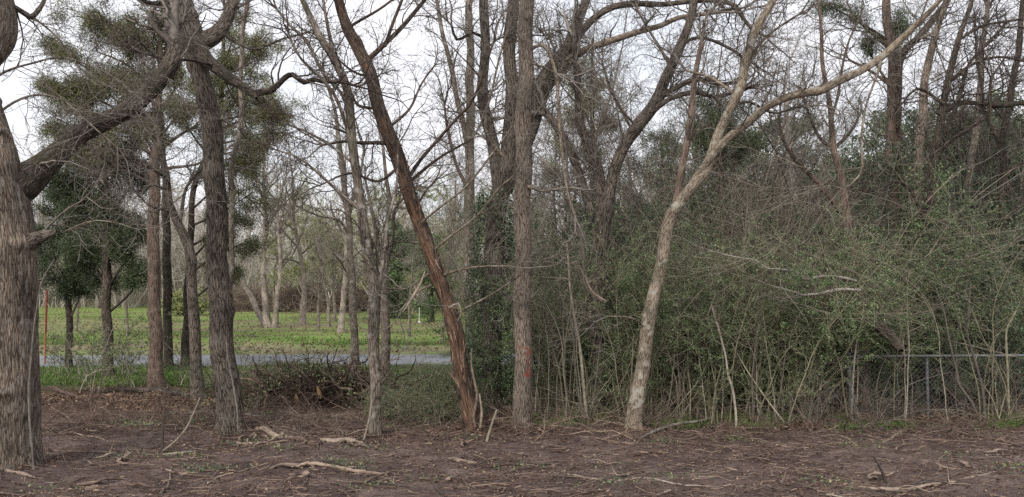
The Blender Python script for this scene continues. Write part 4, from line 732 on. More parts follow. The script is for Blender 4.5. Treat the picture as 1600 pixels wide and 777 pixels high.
for i in range(95):
    x = random.uniform(.3, 8.9); y = random.uniform(10.9, 12.2)
    if x > 5.2 and random.random() < .72: x = random.uniform(.3, 5.2)
    place(PT, x, y, random.uniform(.7, 1.15), lT, gT)
# ------------------------------------------------------------------ individually traced stems near the fence and soil
def stemline(name, label, cat, pts, Z0, Z1, mat, nb=0, group=None, sides=7, ln=(.15, .5)):
    a_, c_ = path_px(pts, Z0, Z1, .05, .006); rt = empty(name, (a_[0][0], a_[0][1], float(gz(a_[0][0], a_[0][1]))), label, cat, group); o = np.array(rt.location)
    m_ = MB(); m_.tubes(a_, c_, sides, cap=True); m_.build('stem', M[mat], rt, o)
    if nb: t_ = MB(); b1, b2 = sprout(a_, c_, nb, tr=(.3, 1), ln=ln, rf=.5, npts=6); t_.tubes(b1, b2, 4); b3_, b4_ = sprout(b1, b2, 3, lnr=(.3, .6), npts=4); t_.tubes(b3_, b4_, 3); t_.build('branches', M[mat], rt, o)
    return rt
stemline('sapling', 'yellowish sapling stem curving up at the first fence post', 'sapling', [(1331,660,2.1),(1332,610,1.8),(1334,570,1.6),(1340,530,1.4),(1347,500,1.1),(1350,470,.8)], 11.25, 11.3, 'twig_pale', 5)
stemline('sapling', 'broken orange kneed stem crossing in front of the fence', 'sapling', [(1530,658,2),(1518,630,2),(1500,602,2),(1496,580,1.7),(1486,545,1.6),(1480,520,1.4),(1474,485,1.1),(1460,440,.8)], 11.2, 11.2, 'twig', 9)
stemline('sapling', 'wavy grey green stem tallest in front of the fence', 'sapling', [(1540,662,2.4),(1536,620,2.2),(1529,585,2),(1520,550,1.8),(1512,520,1.5),(1513,485,1.2),(1516,440,.8)], 11.25, 11.2, 'twig', 9)
stemline('sapling', 'thin stem at the right end of the fence', 'sapling', [(1577,662,1.9),(1576,620,1.7),(1574,570,1.6),(1572,520,1.4),(1580,500,1.4),(1588,485,1)], 11.3, 11.3, 'twig_green', 5)
stemline('sapling', 'snapped stem with orange break left of the brush tangle', 'sapling', [(1151,668,2.2),(1150,645,2),(1145,610,1.9),(1137,585,2),(1133,555,1.4),(1122,510,1.6),(1110,470,1.2)], 10.7, 10.8, 'twig_pale', 4)
stemline('sapling', 'tall thin pale stem between centre trunk and V trunk', 'sapling', [(917,650,2.6),(912,600,2.4),(905,540,2.4),(897,490,2.2),(890,440,2),(885,380,1.6)], 11, 11, 'twig_pale', 4)
stemline('sapling', 'straight pale leaning shoot right of the snapped stem', 'sapling', [(1225,660,1.4),(1195,620,1.3),(1165,575,1.2),(1140,530,.9)], 10.9, 11.2, 'twig_green', 5)
stemline('sapling', 'thin white stick upright before the curving pale tree', 'sapling', [(984,660,.9),(986,600,.85),(989,525,.6)], 10.8, 10.8, 'twig_pale')
stemline('branch', 'broken pale branch dangling in front of the V trunk', 'branch', [(872,120,1.5),(876,180,1.5),(884,240,1.6),(890,300,1.6),(903,350,1.6),(911,400,1.6),(913,440,1.5),(925,460,1.5),(940,470,1.6)], 10.6, 10.5, 'twig', 12)
stemline('branch', 'short dangling branch with orange broken tip by the V trunk', 'branch', [(914,430,1.2),(920,445,1.2),(928,458,1.5),(948,472,1.6)], 10.25, 10.2, 'stick', 0)
stemline('stick', 'dark upright stick poking from the soil left of the pale one', 'stick', [(253,704,2.4),(254,680,2.2),(256,660,1.8),(259,640,1.2)], 9.4, 9.4, 'twig_dark')
stemline('stick', 'long pale stick leaning from the soil towards the leaning oak', 'stick', [(254,704,1.8),(272,690,1.8),(290,670,1.7),(303,645,1.4),(313,622,1)], 9.3, 9.6, 'twig_pale')
stemline('stick', 'thin dark stick standing in the soil at bottom right', 'stick', [(1385,762,2.6),(1381,745,2.2),(1374,728,1.6),(1366,714,1)], 7.9, 7.9, 'twig_dark')
stemline('stick', 'dark bent stick sticking up at bottom centre', 'stick', [(693,774,2.8),(680,760,2.6),(672,745,2),(666,725,1.2)], 7.4, 7.6, 'twig_dark')
stemline('stick', 'pale upright stick just right of the leaning broken tree', 'stick', [(761,690,2.2),(768,665,2),(776,640,1.6)], 9.7, 9.8, 'twig_pale')
stemline('stick', 'pale stick curving against the slender forked tree', 'stick', [(569,687,1.6),(576,660,1.6),(580,630,1.3),(581,600,1)], 9.7, 9.75, 'twig_pale')
stemline('vine', 'thin vine hugging the leaning dark oak trunk', 'vine', [(372,672,1.3),(371,640,1.3),(364,600,1.3),(356,560,1.2),(353,530,1)], 10.1, 10.15, 'twig')

# ------------------------------------------------------------------ chain link fence
fx0, fy = P(1330, 652, 11.6)[0], 11.6
fr = empty('chain_link_fence', (fx0, fy, float(gz(fx0, fy))), 'low grey chain link fence half hidden in brush at the right', 'fence')
fo = np.array(fr.location); ftop = P(1330, 557, 11.6)[2]; fx1 = fx0+7.2
m_ = MB(); m_.tubes(np.array([[fx0-.03, fy, ftop], [fx0+2.4, fy, ftop+.012], [fx0+4.8, fy, ftop+.008], [fx1, fy, ftop+.02]]), [.02]*4, 10, cap=True); m_.build('top_rail', M['galv'], fr, fo)
for k, x in enumerate((fx0, fx0+1.17, fx0+3.5, fx0+5.8)):
    m_ = MB(); hh = ftop+(.03 if k == 0 else -.01); m_.tubes(np.array([[x, fy+.03, -.1], [x, fy+.03, hh]]), [.03 if k == 0 else .022]*2, 12, cap=True); po = m_.build('fence_post', M['galv'], fr, fo)
    if k == 0:
        c_ = MB(); c_.tubes(np.array([[x, fy+.03, hh], [x, fy+.03, hh+.02], [x, fy+.03, hh+.035]]), [.034, .03, .012], 12, cap=True); c_.build('cap', M['galv'], po, fo)
m_ = MB(); hgt = ftop-.03; s_ = .075; nn = int((fx1-fx0)/s_)
pp = []
for k in range(-int(hgt/s_)-1, nn):
    for sg in (1, -1):
        x0 = fx0+k*s_; t0 = max(0, (fx0-x0)) if sg > 0 else 0; zz0, zz1 = .03, hgt
        xa, xb = (x0, x0+hgt-.03) if sg > 0 else (x0+hgt-.03, x0)
        pts = np.linspace([xa, fy-.012*sg*.3, zz0], [xb, fy-.012*sg*.3, zz1], 9)
        if pts[:, 0].min() < fx0:
            ok_ = pts[:, 0] >= fx0-.001
            if ok_.sum() < 2: continue
            q_ = pts[ok_]; pts = np.linspace(q_[0], q_[-1], 9)
        pp.append(pts)
pp = np.array(pp); m_.tubes(pp, np.full(pp.shape[:2], .0022), 3); m_.build('wire_mesh', M['wire'], fr, fo)

# ------------------------------------------------------------------ marker post by the road
Zp = ground_depth(572); bp = P(70, 572, Zp); mr_ = empty('marker_post', (bp[0], Zp, 0), 'slim red and orange marker post at the road verge', 'marker post')
o = np.array(mr_.location); z1, z2 = P(70, 520, Zp)[2], P(70, 455, Zp)[2]
m_ = MB(); m_.tubes(np.array([[bp[0], Zp, -.1], [bp[0], Zp, z1]]), [.019, .019], 12, cap=True); m_.build('post', M['orangepaint'], mr_, o)
m_ = MB(); m_.tubes(np.array([[bp[0], Zp, z1], [bp[0], Zp, z2], [bp[0], Zp, z2+.03]]), [.023, .023, .012], 12, cap=True); m_.build('sleeve', M['redpaint'], mr_, o)

# ------------------------------------------------------------------ torn stumps, root pile, logs
def stump(label, px, py, hpx, hw, splinters=7):
    Z = ground_depth(py); b_ = P(px, py, Z); rt = empty('torn_stump', (b_[0], Z, float(gz(b_[0], Z))), label, 'stump'); o_ = np.array(rt.location); k = Z/F
    m_ = MB(); pa = np.array([[b_[0], Z, -.08], [b_[0]+.01, Z, hpx*k*.3], [b_[0]+.02, Z, hpx*k*.6]]); m_.tubes(pa, np.array([1.15, 1, .9])*hw*k, 16, disp=lump(9, .1), cap=True); m_.build('trunk', M['brown'], rt, o_)
    s2 = MB()
    for i in range(splinters):
        a_ = rng.uniform(0, 6.28); q0 = pa[2]+np.array([math.cos(a_), math.sin(a_), 0])*hw*k*.55; q1 = q0+np.array([rng.normal()*.05, rng.normal()*.05, hpx*k*rng.uniform(.25, .6)])
        s2.tubes(np.linspace(q0-np.array([0, 0, .05]), q1, 4), np.array([1, .9, .6, .1])*hw*k*.35, 5)
    s2.build('splinters', M['freshwood'], rt, o_)
stump('torn stump with bright yellow splintered wood right of the slender forked tree', 600, 596, 24, 7)
stump('low splintered yellow stump peeking out left of the slender forked tree', 573, 610, 16, 5, 5)
# root pile
Zr = 12.9; bR = P(492, 632, Zr); rp_ = empty('root_pile', (bR[0], Zr, 0), 'tangled heap of uprooted roots and brush before the road', 'brush pile'); o = np.array(rp_.location)
soil_ = MB(); u = np.linspace(0, 1, 22); v_ = np.linspace(0, 2*np.pi, 41); U, V = np.meshgrid(u, v_); ri_ = (1-U); hgt_ = .5*(1-(ri_)**1.8)
xx = .85*ri_*np.cos(V)*(1+.12*np.sin(3*V+1))+.04*np.sin(9*V+7*U); yy = .5*ri_*np.sin(V); zz_ = hgt_+.04*np.sin(8*V+9*U)*np.sin(12*U)-.05
ix = np.arange(U.size).reshape(U.shape); soil_.add(np.stack([xx+bR[0], yy+Zr, zz_], -1).reshape(-1, 3), np.stack([ix[:-1, :-1], ix[:-1, 1:], ix[1:, 1:], ix[1:, :-1]], -1).reshape(-1, 4)); soil_.build('soil', plain('root soil', (.05,.032,.024), .95, 0, .3, 9), rp_, o)
rt_ = MB(); n = 330; p = np.stack([rng.normal(size=n)*.58, rng.normal(size=n)*.28, rng.uniform(.03, .42, n)], -1)+o; d = unit(np.stack([rng.normal(size=n), rng.normal(size=n)*.5-.3, rng.normal(size=n)*.5], -1)); pts = [p]
for k in range(10): d = unit(d+rng.normal(size=d.shape)*.3); p = p+d*.08; p[:, 2] = np.clip(p[:, 2], .02, .95); pts.append(p)
a = np.stack(pts, 1); r_ = rng.uniform(.006, .022, n)[:, None]*(1-.6*np.linspace(0, 1, 11))[None]; rt_.tubes(a, r_, 6); a2, r2 = sprout(a, r_, 6, lnr=(.3, .7), npts=6, wig=.3, up=0); rt_.tubes(a2, r2, 4); rt_.build('roots', M['root'], rp_, o)
for (dx, dz_, l_) in ((.25, .2, .2), (-.1, .12, .15)):
    f_ = MB(); q = o+np.array([dx, -.62, dz_]); f_.tubes(np.linspace(q, q+np.array([-.05, -.03, l_]), 4), [.02, .035, .03, .01], 7); f_.build('torn_root_end', M['freshwood'], rp_, o)
lv = MB(); k = 4000; p = np.stack([rng.normal(size=k)*.8, rng.normal(size=k)*.4, np.abs(rng.normal(size=k))*.12], -1); p[:, 2] += .58*np.clip(1-(np.abs(p[:, 0])/.85)**1.8, 0, 1); kk = rng.random(k) < .35+.5*(np.abs(p[:, 0]) > .5); lv.leaves(p[kk]+o, rng.normal(size=(kk.sum(), 3)), .045, .025); lv.build('leaves', M['under'], rp_, o, smooth=False)

def log(label, pts, Z=None, mat='stick', nb=0, sides=9, name='fallen_branch', group=None, cat='branch', lift=.0):
    w_ = []
    for x, y, hw in pts:
        Z_ = ground_depth(y); q = P(x, y, Z_); w_.append((q[0], Z_, float(gz(q[0], Z_))+hw*Z_/F*.8+lift, hw*Z_/F))
    c = catmull(w_, .05); a_, r_ = c[:, :3], np.maximum(c[:, 3], .003); nn_ = len(a_); tp = np.minimum(1, np.minimum(np.arange(nn_)+.6, nn_-np.arange(nn_)-.4)/(.12*nn_+1)); r_ = np.maximum(r_*tp**.7*(1+.25*rng.normal(size=nn_).cumsum()/np.sqrt(nn_))*.85, .002); a_ = a_ + rng.normal(size=a_.shape)*.006*np.array([1, 1, .3])
    rt = empty(name, (a_[0][0], a_[0][1], float(gz(a_[0][0], a_[0][1]))), label, cat, group); o_ = np.array(rt.location); m_ = MB(); m_.tubes(a_, r_, 12, disp=lump(int(pts[0][0]), .3, .12), cap=True); m_.build('stem', M[mat], rt, o_)
    if nb: t_ = MB(); b1, b2 = sprout(a_, r_, nb, tr=(.1, 1), ln=(.12, .5), rf=.3, npts=6, up=.03, rmax=.007); b1[..., 2] = np.maximum(b1[..., 2], .02); t_.tubes(b1, b2, 4); b3_, b4_ = sprout(b1, b2, 3, lnr=(.3, .6), npts=4, up=0); b3_[..., 2] = np.maximum(b3_[..., 2], .015); t_.tubes(b3_, b4_, 3); t_.build('twigs', M['twig' if mat == 'stripped' else mat], rt, o_)
    return rt
log('long bare pole with a pale torn end lying at bottom centre', [(462,734,4.5),(480,730,4),(510,731,3),(550,733,2.6),(604,738,1.8)], nb=3)
log('pale torn end piece joined to the dark brush at bottom centre', [(420,736,2.5),(440,731,4),(463,731,5),(482,729,3.5)], mat='stripped', nb=4)
log('thick curved barkless branch lying below the leaning oak', [(392,676,3),(410,673,4),(430,680,3.6),(455,685,3),(478,694,2)], mat='stripped', nb=4)
log('reddish slab of bark lying right of the leaning oak base', [(378,690,3),(395,692,3.2),(420,692,2)], mat='stripped', nb=1)
log('twisted branch lying in the soil between leaning oak and forked tree', [(500,690,4),(520,695,4.5),(545,692,3.5),(575,700,2.5)], mat='stripped', nb=5)
log('knotty dark root lying just left of the forked tree', [(450,688,3.5),(470,690,4),(482,698,3),(500,700,3)], nb=5)
log('long thin stick lying left of the leaning oak foot', [(62,702,1.6),(120,701,1.5),(185,700,1.2)], nb=2)
log('short pale stick lying by the dark upright stick', [(248,709,1.6),(280,704,2),(307,698,1.8)], mat='twig_pale')
log('splintered orange tan branch lying at bottom right', [(1340,752,3.5),(1380,757,3.6),(1420,755,3.4),(1450,752,3),(1490,747,2.4),(1560,736,1.8)], mat='stripped', nb=9)
log('brown forked limb lying behind the splintered one at bottom right', [(1350,748,2.5),(1400,749,2.4),(1450,750,2.2),(1500,738,2),(1545,728,1.5)], nb=9)
log('thin curved stick lying before the right part of the fence', [(1363,695,2),(1385,688,2),(1410,672,1.8),(1434,655,1.5)], mat='twig_pale')
log('low arched dead branch in front of the curving pale tree', [(990,710,2),(1020,702,2),(1047,692,2.4),(1100,690,1.8),(1150,696,1.4),(1175,715,1)], nb=6)
log('long thin curved stick on the bare soil right of centre', [(880,735,1.4),(950,748,1.4),(1010,750,1.4),(1060,762,1.2),(1110,762,1)], mat='twig_pale')
log('weathered stick at the foot of the painted trunk', [(760,722,2.4),(800,719,3),(840,722,2.4),(870,718,1.5)], nb=3)
log('pale slender stick slanting right of the painted trunk', [(858,740,1.4),(890,728,1.5),(925,712,1.5),(965,698,1.2)], mat='twig_pale')
log('small flat splintered board on the soil below the broken tree', [(700,716,3.2),(725,717,3.5),(745,716,2)], mat='stripped')
log('dark half buried branch left of the forked tree', [(540,660,2.5),(580,668,2.5),(640,664,2.5),(690,672,2)], nb=5)
log('slim pale curving branch ending by the broken tree', [(630,655,1.4),(655,658,1.8),(680,668,1.6)], mat='twig_pale', nb=2)
log('long low rotting log under brush left of the leaning oak', [(130,622,5),(180,616,5),(230,612,6),(262,615,6),(300,622,4)], mat='oak_dark', nb=14)
log('second rotting branch in the brush row by the massive oak', [(75,605,3),(120,625,3),(170,632,3),(210,628,2.5)], nb=12)
log('brushy grey branch lying from juniper foot towards the forked tree', [(270,650,2.4),(320,640,2.4),(370,646,2),(420,655,2)], nb=16, mat='twig')
log('brushy tangle of sticks right of the leaning oak', [(385,640,3),(430,636,3),(480,650,2),(540,664,2)], nb=18)
log('grey sapling fallen across the front of the thicket', [(1000,690,2),(1050,672,2.4),(1110,660,2),(1160,640,1.4)], nb=14, lift=.05, mat='twig')
log('pale curved stick lying in the bottom left corner', [(240,772,1.8),(262,755,1.6),(266,735,1.2),(268,722,1)], mat='twig_pale')
log('short curl of bark lying in front of the massive oak', [(0,742,2.5),(25,745,3),(55,748,2)], mat='stripped')
log('thin stick lying at the bottom left of the oak', [(85,756,1.6),(110,748,1.8),(135,742,1.6)], mat='stick', nb=3)
# more small sticks as individual copies
gK, lK = 'broken sticks strewn over the bare soil', 'short weathered broken stick lying on the bare soil'
sps = []
for i in range(5):
    rt = empty('broken_stick', (0, 0, 0), lK, 'stick', gK); m_ = MB(); L_ = rng.uniform(.3, .8); t = np.linspace(0, 1, 8)
    a_ = np.stack([t*L_, np.sin(t*3+i)*.05, .015+.02*np.sin(t*4+i)], -1); r_ = (.013-.007*t)*rng.uniform(.6, 1.3); m_.tubes(a_, r_, 6, cap=True); m_.build('stem', M[['stick', 'stripped', 'twig_pale', 'stick', 'twig'][i]], rt)
    t_ = MB(); b1, b2 = sprout(a_, r_, 3, ln=(.08, .25), rf=.6, npts=4, up=.05); b1[..., 2] = np.maximum(b1[..., 2], .01); t_.tubes(b1, b2, 4); t_.build('twigs', M['stick'], rt); sps.append(rt)
for i in range(110):
    y = 7.2+abs(random.gauss(0, 1))*2.0; y = min(y, 13); x = random.uniform(-.7, .7)*y
    place(sps, x, y, random.uniform(.35, .95), lK, gK)

gQ, lQ = 'torn tan bark strips and splinters on the soil', 'torn tan strip of bark lying on the bare soil'
sq = []
for i in range(4):
    rt = empty('bark_strip', (0, 0, 0), lQ, 'bark strip', gQ); m_ = MB(); L_ = rng.uniform(.25, .6); n_ = 14; t = np.linspace(0, 1, n_); wv = rng.uniform(.012, .028)*np.sin(np.pi*np.clip(t, .04, .96))**.6*(1+.3*rng.normal(size=n_)); cen = np.stack([t*L_, .06*np.sin(t*4+i)+.01*rng.normal(size=n_), .02+.035*np.sin(t*5+i)**2], -1)
    cols_ = [cen+np.stack([0*t, k_*wv, (abs(k_)**2)*wv*.5-dz_], -1) for dz_ in (0, .007) for k_ in (-1, -.5, 0, .5, 1)]
    V_ = np.stack(cols_, 1); id_ = np.arange(n_*10).reshape(n_, 10); order = [0, 1, 2, 3, 4, 9, 8, 7, 6, 5]; idr = id_[:, order]; q_ = np.stack([idr[:-1], np.roll(idr, -1, 1)[:-1], np.roll(idr, -1, 1)[1:], idr[1:]], -1).reshape(-1, 4)
    m_.add(V_.reshape(-1, 3), q_, V_.reshape(-1, 3)+i, np.full(n_*10, rng.random())); m_.build('strip', M['stripped' if i % 2 else 'stick'], rt, smooth=False); sq.append(rt)
for i in range(70):
    if i < 44: px, py = random.gauss(460, 95), random.gauss(684, 11)
    else: px, py = random.uniform(60, 1560), random.uniform(690, 765)
    Z = ground_depth(py); p = P(px, py, Z); place(sq, p[0], Z, random.uniform(.5, 1.0), lQ, gQ)
# ------------------------------------------------------------------ litter (countless)
def gauss_patch(n, x0, x1, y0, y1, power=1):
    y = y0+(y1-y0)*rng.random(n)**power; x = rng.uniform(x0, x1, n)*1.0; return x, y
ch = MB(); n = 75000; y = 6.2+8.0*rng.random(n)**1.25; x = rng.uniform(-.8, .8, n)*(y+1.5); keepm = np.sin(x*1.9+y)+np.sin(y*3.1-x)+rng.normal(size=n)*1.1 > -.3; x, y = x[keepm], y[keepm]; n = len(x)
az_ = rng.normal(size=n)*.9; d = np.stack([np.cos(az_), np.sin(az_), rng.normal(size=n)*.18], -1); ch.leaves(np.stack([x, y, gz(x, y)+.012], -1), d, rng.gamma(1.8, .016, n)+.01, rng.uniform(.006, .022, n), 0)
props(ch.build('wood_chips', M['chips'], smooth=False), 'shredded wood chips and bark bits scattered over the bare soil', 'wood chips', kind='stuff')
st_ = MB(); n = 15000; y = 6.4+8.5*rng.random(n)**.8; x = rng.uniform(-.8, .8, n)*(y+1); az_ = rng.normal(size=n)*.8; L_ = rng.gamma(1.6, .07, n)+.04; t = np.linspace(0, 1, 4)
pa = np.stack([x[:, None]+np.cos(az_)[:, None]*t*L_[:, None], y[:, None]+np.sin(az_)[:, None]*t*L_[:, None], 0*x[:, None]+0*t], -1); pa[:, 1:3, :2] += rng.normal(size=(n, 2, 2))*.012; pa[..., 2] = gz(pa[..., 0], pa[..., 1])+.012+rng.random((n, 1))*.02; st_.tubes(pa, np.repeat((.0015+rng.gamma(1.5, .001, n))[:, None], 4, 1), 4)
props(st_.build('twig_litter', M['stick']), 'fine twigs littering the bare soil', 'twig litter', kind='stuff')
dl = MB(); n = 26000; x = rng.uniform(-1, 11, n); y = 10.9+np.abs(rng.normal(size=n))*.9+.35*np.sin(x*1.3); d = rng.normal(size=(n, 3))*np.array([1, 1, .35]); dl.leaves(np.stack([x, y, gz(x, y)+.015+rng.random(n)*.03], -1), d, rng.uniform(.03, .07, n), rng.uniform(.02, .045, n), 0)
k = rng.integers(0, len(BASES), 9000); B_ = np.array(BASES)[k]; th = rng.uniform(0, 6.28, 9000); rr_ = .12+np.abs(rng.normal(size=9000))*.28; x = (B_[:, 0]-CX)/F*B_[:, 1]+np.cos(th)*rr_; y = B_[:, 1]+np.sin(th)*rr_; d = rng.normal(size=(9000, 3))*np.array([1, 1, .35]); dl.leaves(np.stack([x, y, gz(x, y)+.012+rng.random(9000)*.02], -1), d, rng.uniform(.02, .05, 9000), rng.uniform(.012, .03, 9000), 0)
n = 9000; y = 22+rng.random(n)*40; x = rng.uniform(-.75, .1, n)*y; d = rng.normal(size=(n, 3))*np.array([1, 1, .3]); dl.leaves(np.stack([x, y, gz(x, y)+.04], -1), d, rng.uniform(.06, .13, n), rng.uniform(.04, .08, n), 0)
n = 9000; x = rng.uniform(-9, 0, n); y = 12.4+np.abs(rng.normal(size=n))*1.2; d = rng.normal(size=(n, 3))*np.array([1, 1, .35]); dl.leaves(np.stack([x, y, gz(x, y)+.015+rng.random(n)*.03], -1), d, rng.uniform(.03, .07, n), rng.uniform(.02, .045, n), 0)
props(dl.build('dead_leaves', M['deadleaf'], smooth=False), 'orange brown dead leaves drifted at the foot of the thicket', 'dead leaves', kind='stuff')
db = MB(); n = 620; u_ = rng.random(n); x = np.where(u_ < .6, rng.uniform(-8.5, .2, n), rng.uniform(0, 9, n)); y = np.where(u_ < .6, 10.2+np.abs(rng.normal(size=n))*1.3+.5*np.sin(x*1.1), 10.5+rng.normal(size=n)*.35); az_ = rng.uniform(0, 6.28, n); d = unit(np.stack([np.cos(az_), np.sin(az_)*.5, rng.uniform(-.05, .45, n)], -1)); L_ = rng.uniform(.3, 1.1, n); p = np.stack([x, y, gz(x, y)+.02], -1); pts = [p]
for k in range(8): d = unit(d+rng.normal(size=d.shape)*.16-np.array([0, 0, .09])); p = p+d*(L_/8)[:, None]; p[:, 2] = np.maximum(p[:, 2], gz(p[:, 0], p[:, 1])+.01); pts.append(p)
a = np.stack(pts, 1); r_ = rng.uniform(.003, .010, n)[:, None]*(1-.6*np.linspace(0, 1, 9))[None]; db.tubes(a, r_, 5); a2, r2 = sprout(a, r_, 6, lnr=(.3, .7), npts=5, wig=.24, up=-.01, rf=.6, rmin=.002); a2[..., 2] = np.maximum(a2[..., 2], .01); db.tubes(a2, r2, 4); a3, r3_ = sprout(a2, r2, 3, lnr=(.3, .7), npts=4, wig=.24, up=0, rf=.6, rmin=.0018); a3[..., 2] = np.maximum(a3[..., 2], .01); db.tubes(a3, r3_, 3)
props(db.build('brush_debris', M['stick']), 'tangled slash of small branches along the back of the bare soil', 'brush debris', kind='stuff')
tf = MB(); n = 9000; cxs = rng.uniform(.2, 9, 46); cys = rng.uniform(10.6, 11.6, 46); k = rng.integers(0, 46, n); d = np.stack([rng.normal(size=n)*.6, rng.normal(size=n)*.6, np.ones(n)], -1); x = cxs[k]+rng.normal(size=n)*.12; y = cys[k]+rng.normal(size=n)*.08; tf.leaves(np.stack([x, y, gz(x, y)-.005], -1), d, rng.uniform(.06, .22, n), rng.uniform(.006, .014, n), .25); props(tf.build('weedy_grass', M['grassblade'], smooth=False), 'thin weedy grass tufts along the thicket foot', 'grass', kind='stuff')
gr = MB(); n = 60000; y = rng.uniform(15.2, 18.9, n); x = rng.uniform(-15, 0, n); d = np.stack([rng.normal(size=n)*.35, rng.normal(size=n)*.35, np.ones(n)], -1); gr.leaves(np.stack([x, y, gz(x, y)-.005], -1), d, rng.uniform(.05, .13, n), rng.uniform(.008, .016, n), .1)
n = 60000; y = 25.5+rng.random(n)**1.4*22; x = rng.uniform(-.75, .1, n)*y; d = np.stack([rng.normal(size=n)*.4, rng.normal(size=n)*.4, np.ones(n)], -1); kk = (np.abs(y-37) > 3.5+np.sin(x*.8)) & (np.sin(x*.6+y*.9)+np.sin(y*.5-x*.3+1)+rng.normal(size=n)*.8 > 0); gr.leaves(np.stack([x, y, gz(x, y)-.005], -1)[kk], d[kk], rng.uniform(.05, .14, kk.sum()), rng.uniform(.012, .03, kk.sum()), .1)
props(gr.build('grass', M['grassblade'], smooth=False), 'short green grass on the verge and the clearing', 'grass', kind='stuff')
wd = MB(); n = 7000; cxs = rng.uniform(-6.5, 7, 60); cys = rng.uniform(7.5, 12.5, 60); k = rng.integers(0, 60, n); x = cxs[k]+rng.normal(size=n)*.16; y = cys[k]+rng.normal(size=n)*.1; kk = rng.random(n) < .35+.5*(k % 3 == 0); d = rng.normal(size=(n, 3))+np.array([0, 0, .6]); wd.leaves((np.stack([x, y, gz(x, y)+.01+rng.random(n)*.04], -1))[kk], d[kk], .035, .02)
props(wd.build('small_weeds', M['under'], smooth=False), 'sparse little green weeds on the bare soil', 'weeds', kind='stuff')

# ------------------------------------------------------------------ trees of the clearing and beyond
def bare_proto(name, label, cat, group, seed, h=9, r=.13, fork=False, mat='far', twig='twig_far', n1=22, n2=6, n3=5, rmin=.006, buds=0, budmat='bud', low=.3, n4=0):
    global rng
    keep = rng; rng = np.random.default_rng(seed); root = empty(name, (0, 0, 0), label, cat, group); tr = MB(); cr = MB()
    ps, rs = [], []
    for k in range(2 if fork else 1):
        p = np.array([[k*.25, 0, -.1]]); d = unit(np.array([[(k-.5)*.3 if fork else rng.normal()*.06, rng.normal()*.05, 1]])); pts = [p]
        for q in range(23): d = unit(d+rng.normal(size=(1, 3))*.07+np.array([[0, 0, .03]])); p = p+d*h*(1 if k == 0 else .85)/23; pts.append(p)
        a = np.stack(pts, 1)[0]; rr_ = r*(1-.85*np.linspace(0, 1, 24)**.9)*(1 if k == 0 else .8); rr_ = flare(a, rr_, .35, .3); ps.append(a); rs.append(rr_); tr.tubes(a, rr_, 12, disp=lump(seed+k, .06))
    a = np.array(ps); rr_ = np.array(rs)
    a1, r1 = sprout(a, rr_, n1, tr=(low, 1), ln=(h*.12, h*.34), rf=.45, npts=10, wig=.16, up=.16, ang=(30, 65), rmin=rmin*1.5); cr.tubes(a1, r1, 5)
    a2, r2 = sprout(a1, r1, n2, lnr=(.35, .65), rf=.6, npts=7, wig=.22, up=.1, rmin=rmin); cr.tubes(a2, r2, 4)
    a3, r3_ = sprout(a2, r2, n3, lnr=(.35, .7), rf=.65, npts=5, wig=.26, up=.06, rmin=rmin*.8); cr.tubes(a3, r3_, 3)
    if n4: a3, r3_ = sprout(a3, r3_, n4, lnr=(.4, .8), rf=.65, npts=4, wig=.26, up=.06, rmin=rmin*.7); cr.tubes(a3, r3_, 3)
    tr.build('trunk', M[mat], root); cr.build('crown', M[twig], root)
    if buds:
        lf = MB(); bi = rng.integers(0, len(a3), buds); fi = rng.integers(1, a3.shape[1], buds); pos = a3[bi, fi]+rng.normal(size=(buds, 3))*.05; lf.leaves(pos, rng.normal(size=(buds, 3)), rng.uniform(.06, .12, buds), rng.uniform(.03, .07, buds)); lf.build('leaves', M[budmat], root, smooth=False)
    rng = keep; return root
# clearing trees, each at its own place
gC = 'bare trees standing on the grass clearing'
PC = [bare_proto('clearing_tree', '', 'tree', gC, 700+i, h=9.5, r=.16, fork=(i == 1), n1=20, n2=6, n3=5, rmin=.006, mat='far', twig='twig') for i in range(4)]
clear = [(420,512,1.05,1,'forked bare tree with a low leaning stem at the left of the clearing'),(472,507,1.0,0,'twin looking bare tree left of centre in the clearing'),(514,511,.55,2,'slim pale bare tree with narrow stem in the clearing'),(533,520,.9,3,'bare tree with a flared foot near the thin straight grey trunk'),
         (521,502,.6,2,'small crooked bare tree behind the flared one'),(496,515,.45,2,'thinnest bare tree among those in the clearing')]
for px, py, s, k, lab in clear:
    Z = ground_depth(py); p = P(px, py, Z); pr = PC[k]
    if pr.name not in used: used[pr.name] = 1; o_ = pr; pr.location = (p[0], Z, 0); pr.scale = (s,)*3; pr['label'] = lab
    else: o_ = dup(pr, (p[0], Z, 0), random.uniform(0, 6), s, lab, gC)
    del o_['group']
lean = MB(); a_, c_ = path_px([(418,512,6),(405,492,5),(393,465,4.5),(378,440,3.5),(366,420,2)], 37, 37, .3); lean.tubes(a_, c_, 8)
o_ = empty('bare_tree', (P(418,512,37)[0], 37, 0), 'leaning bare stem beside the forked tree in the clearing', 'tree'); lean.build('trunk', M['far'], o_, np.array(o_.location))
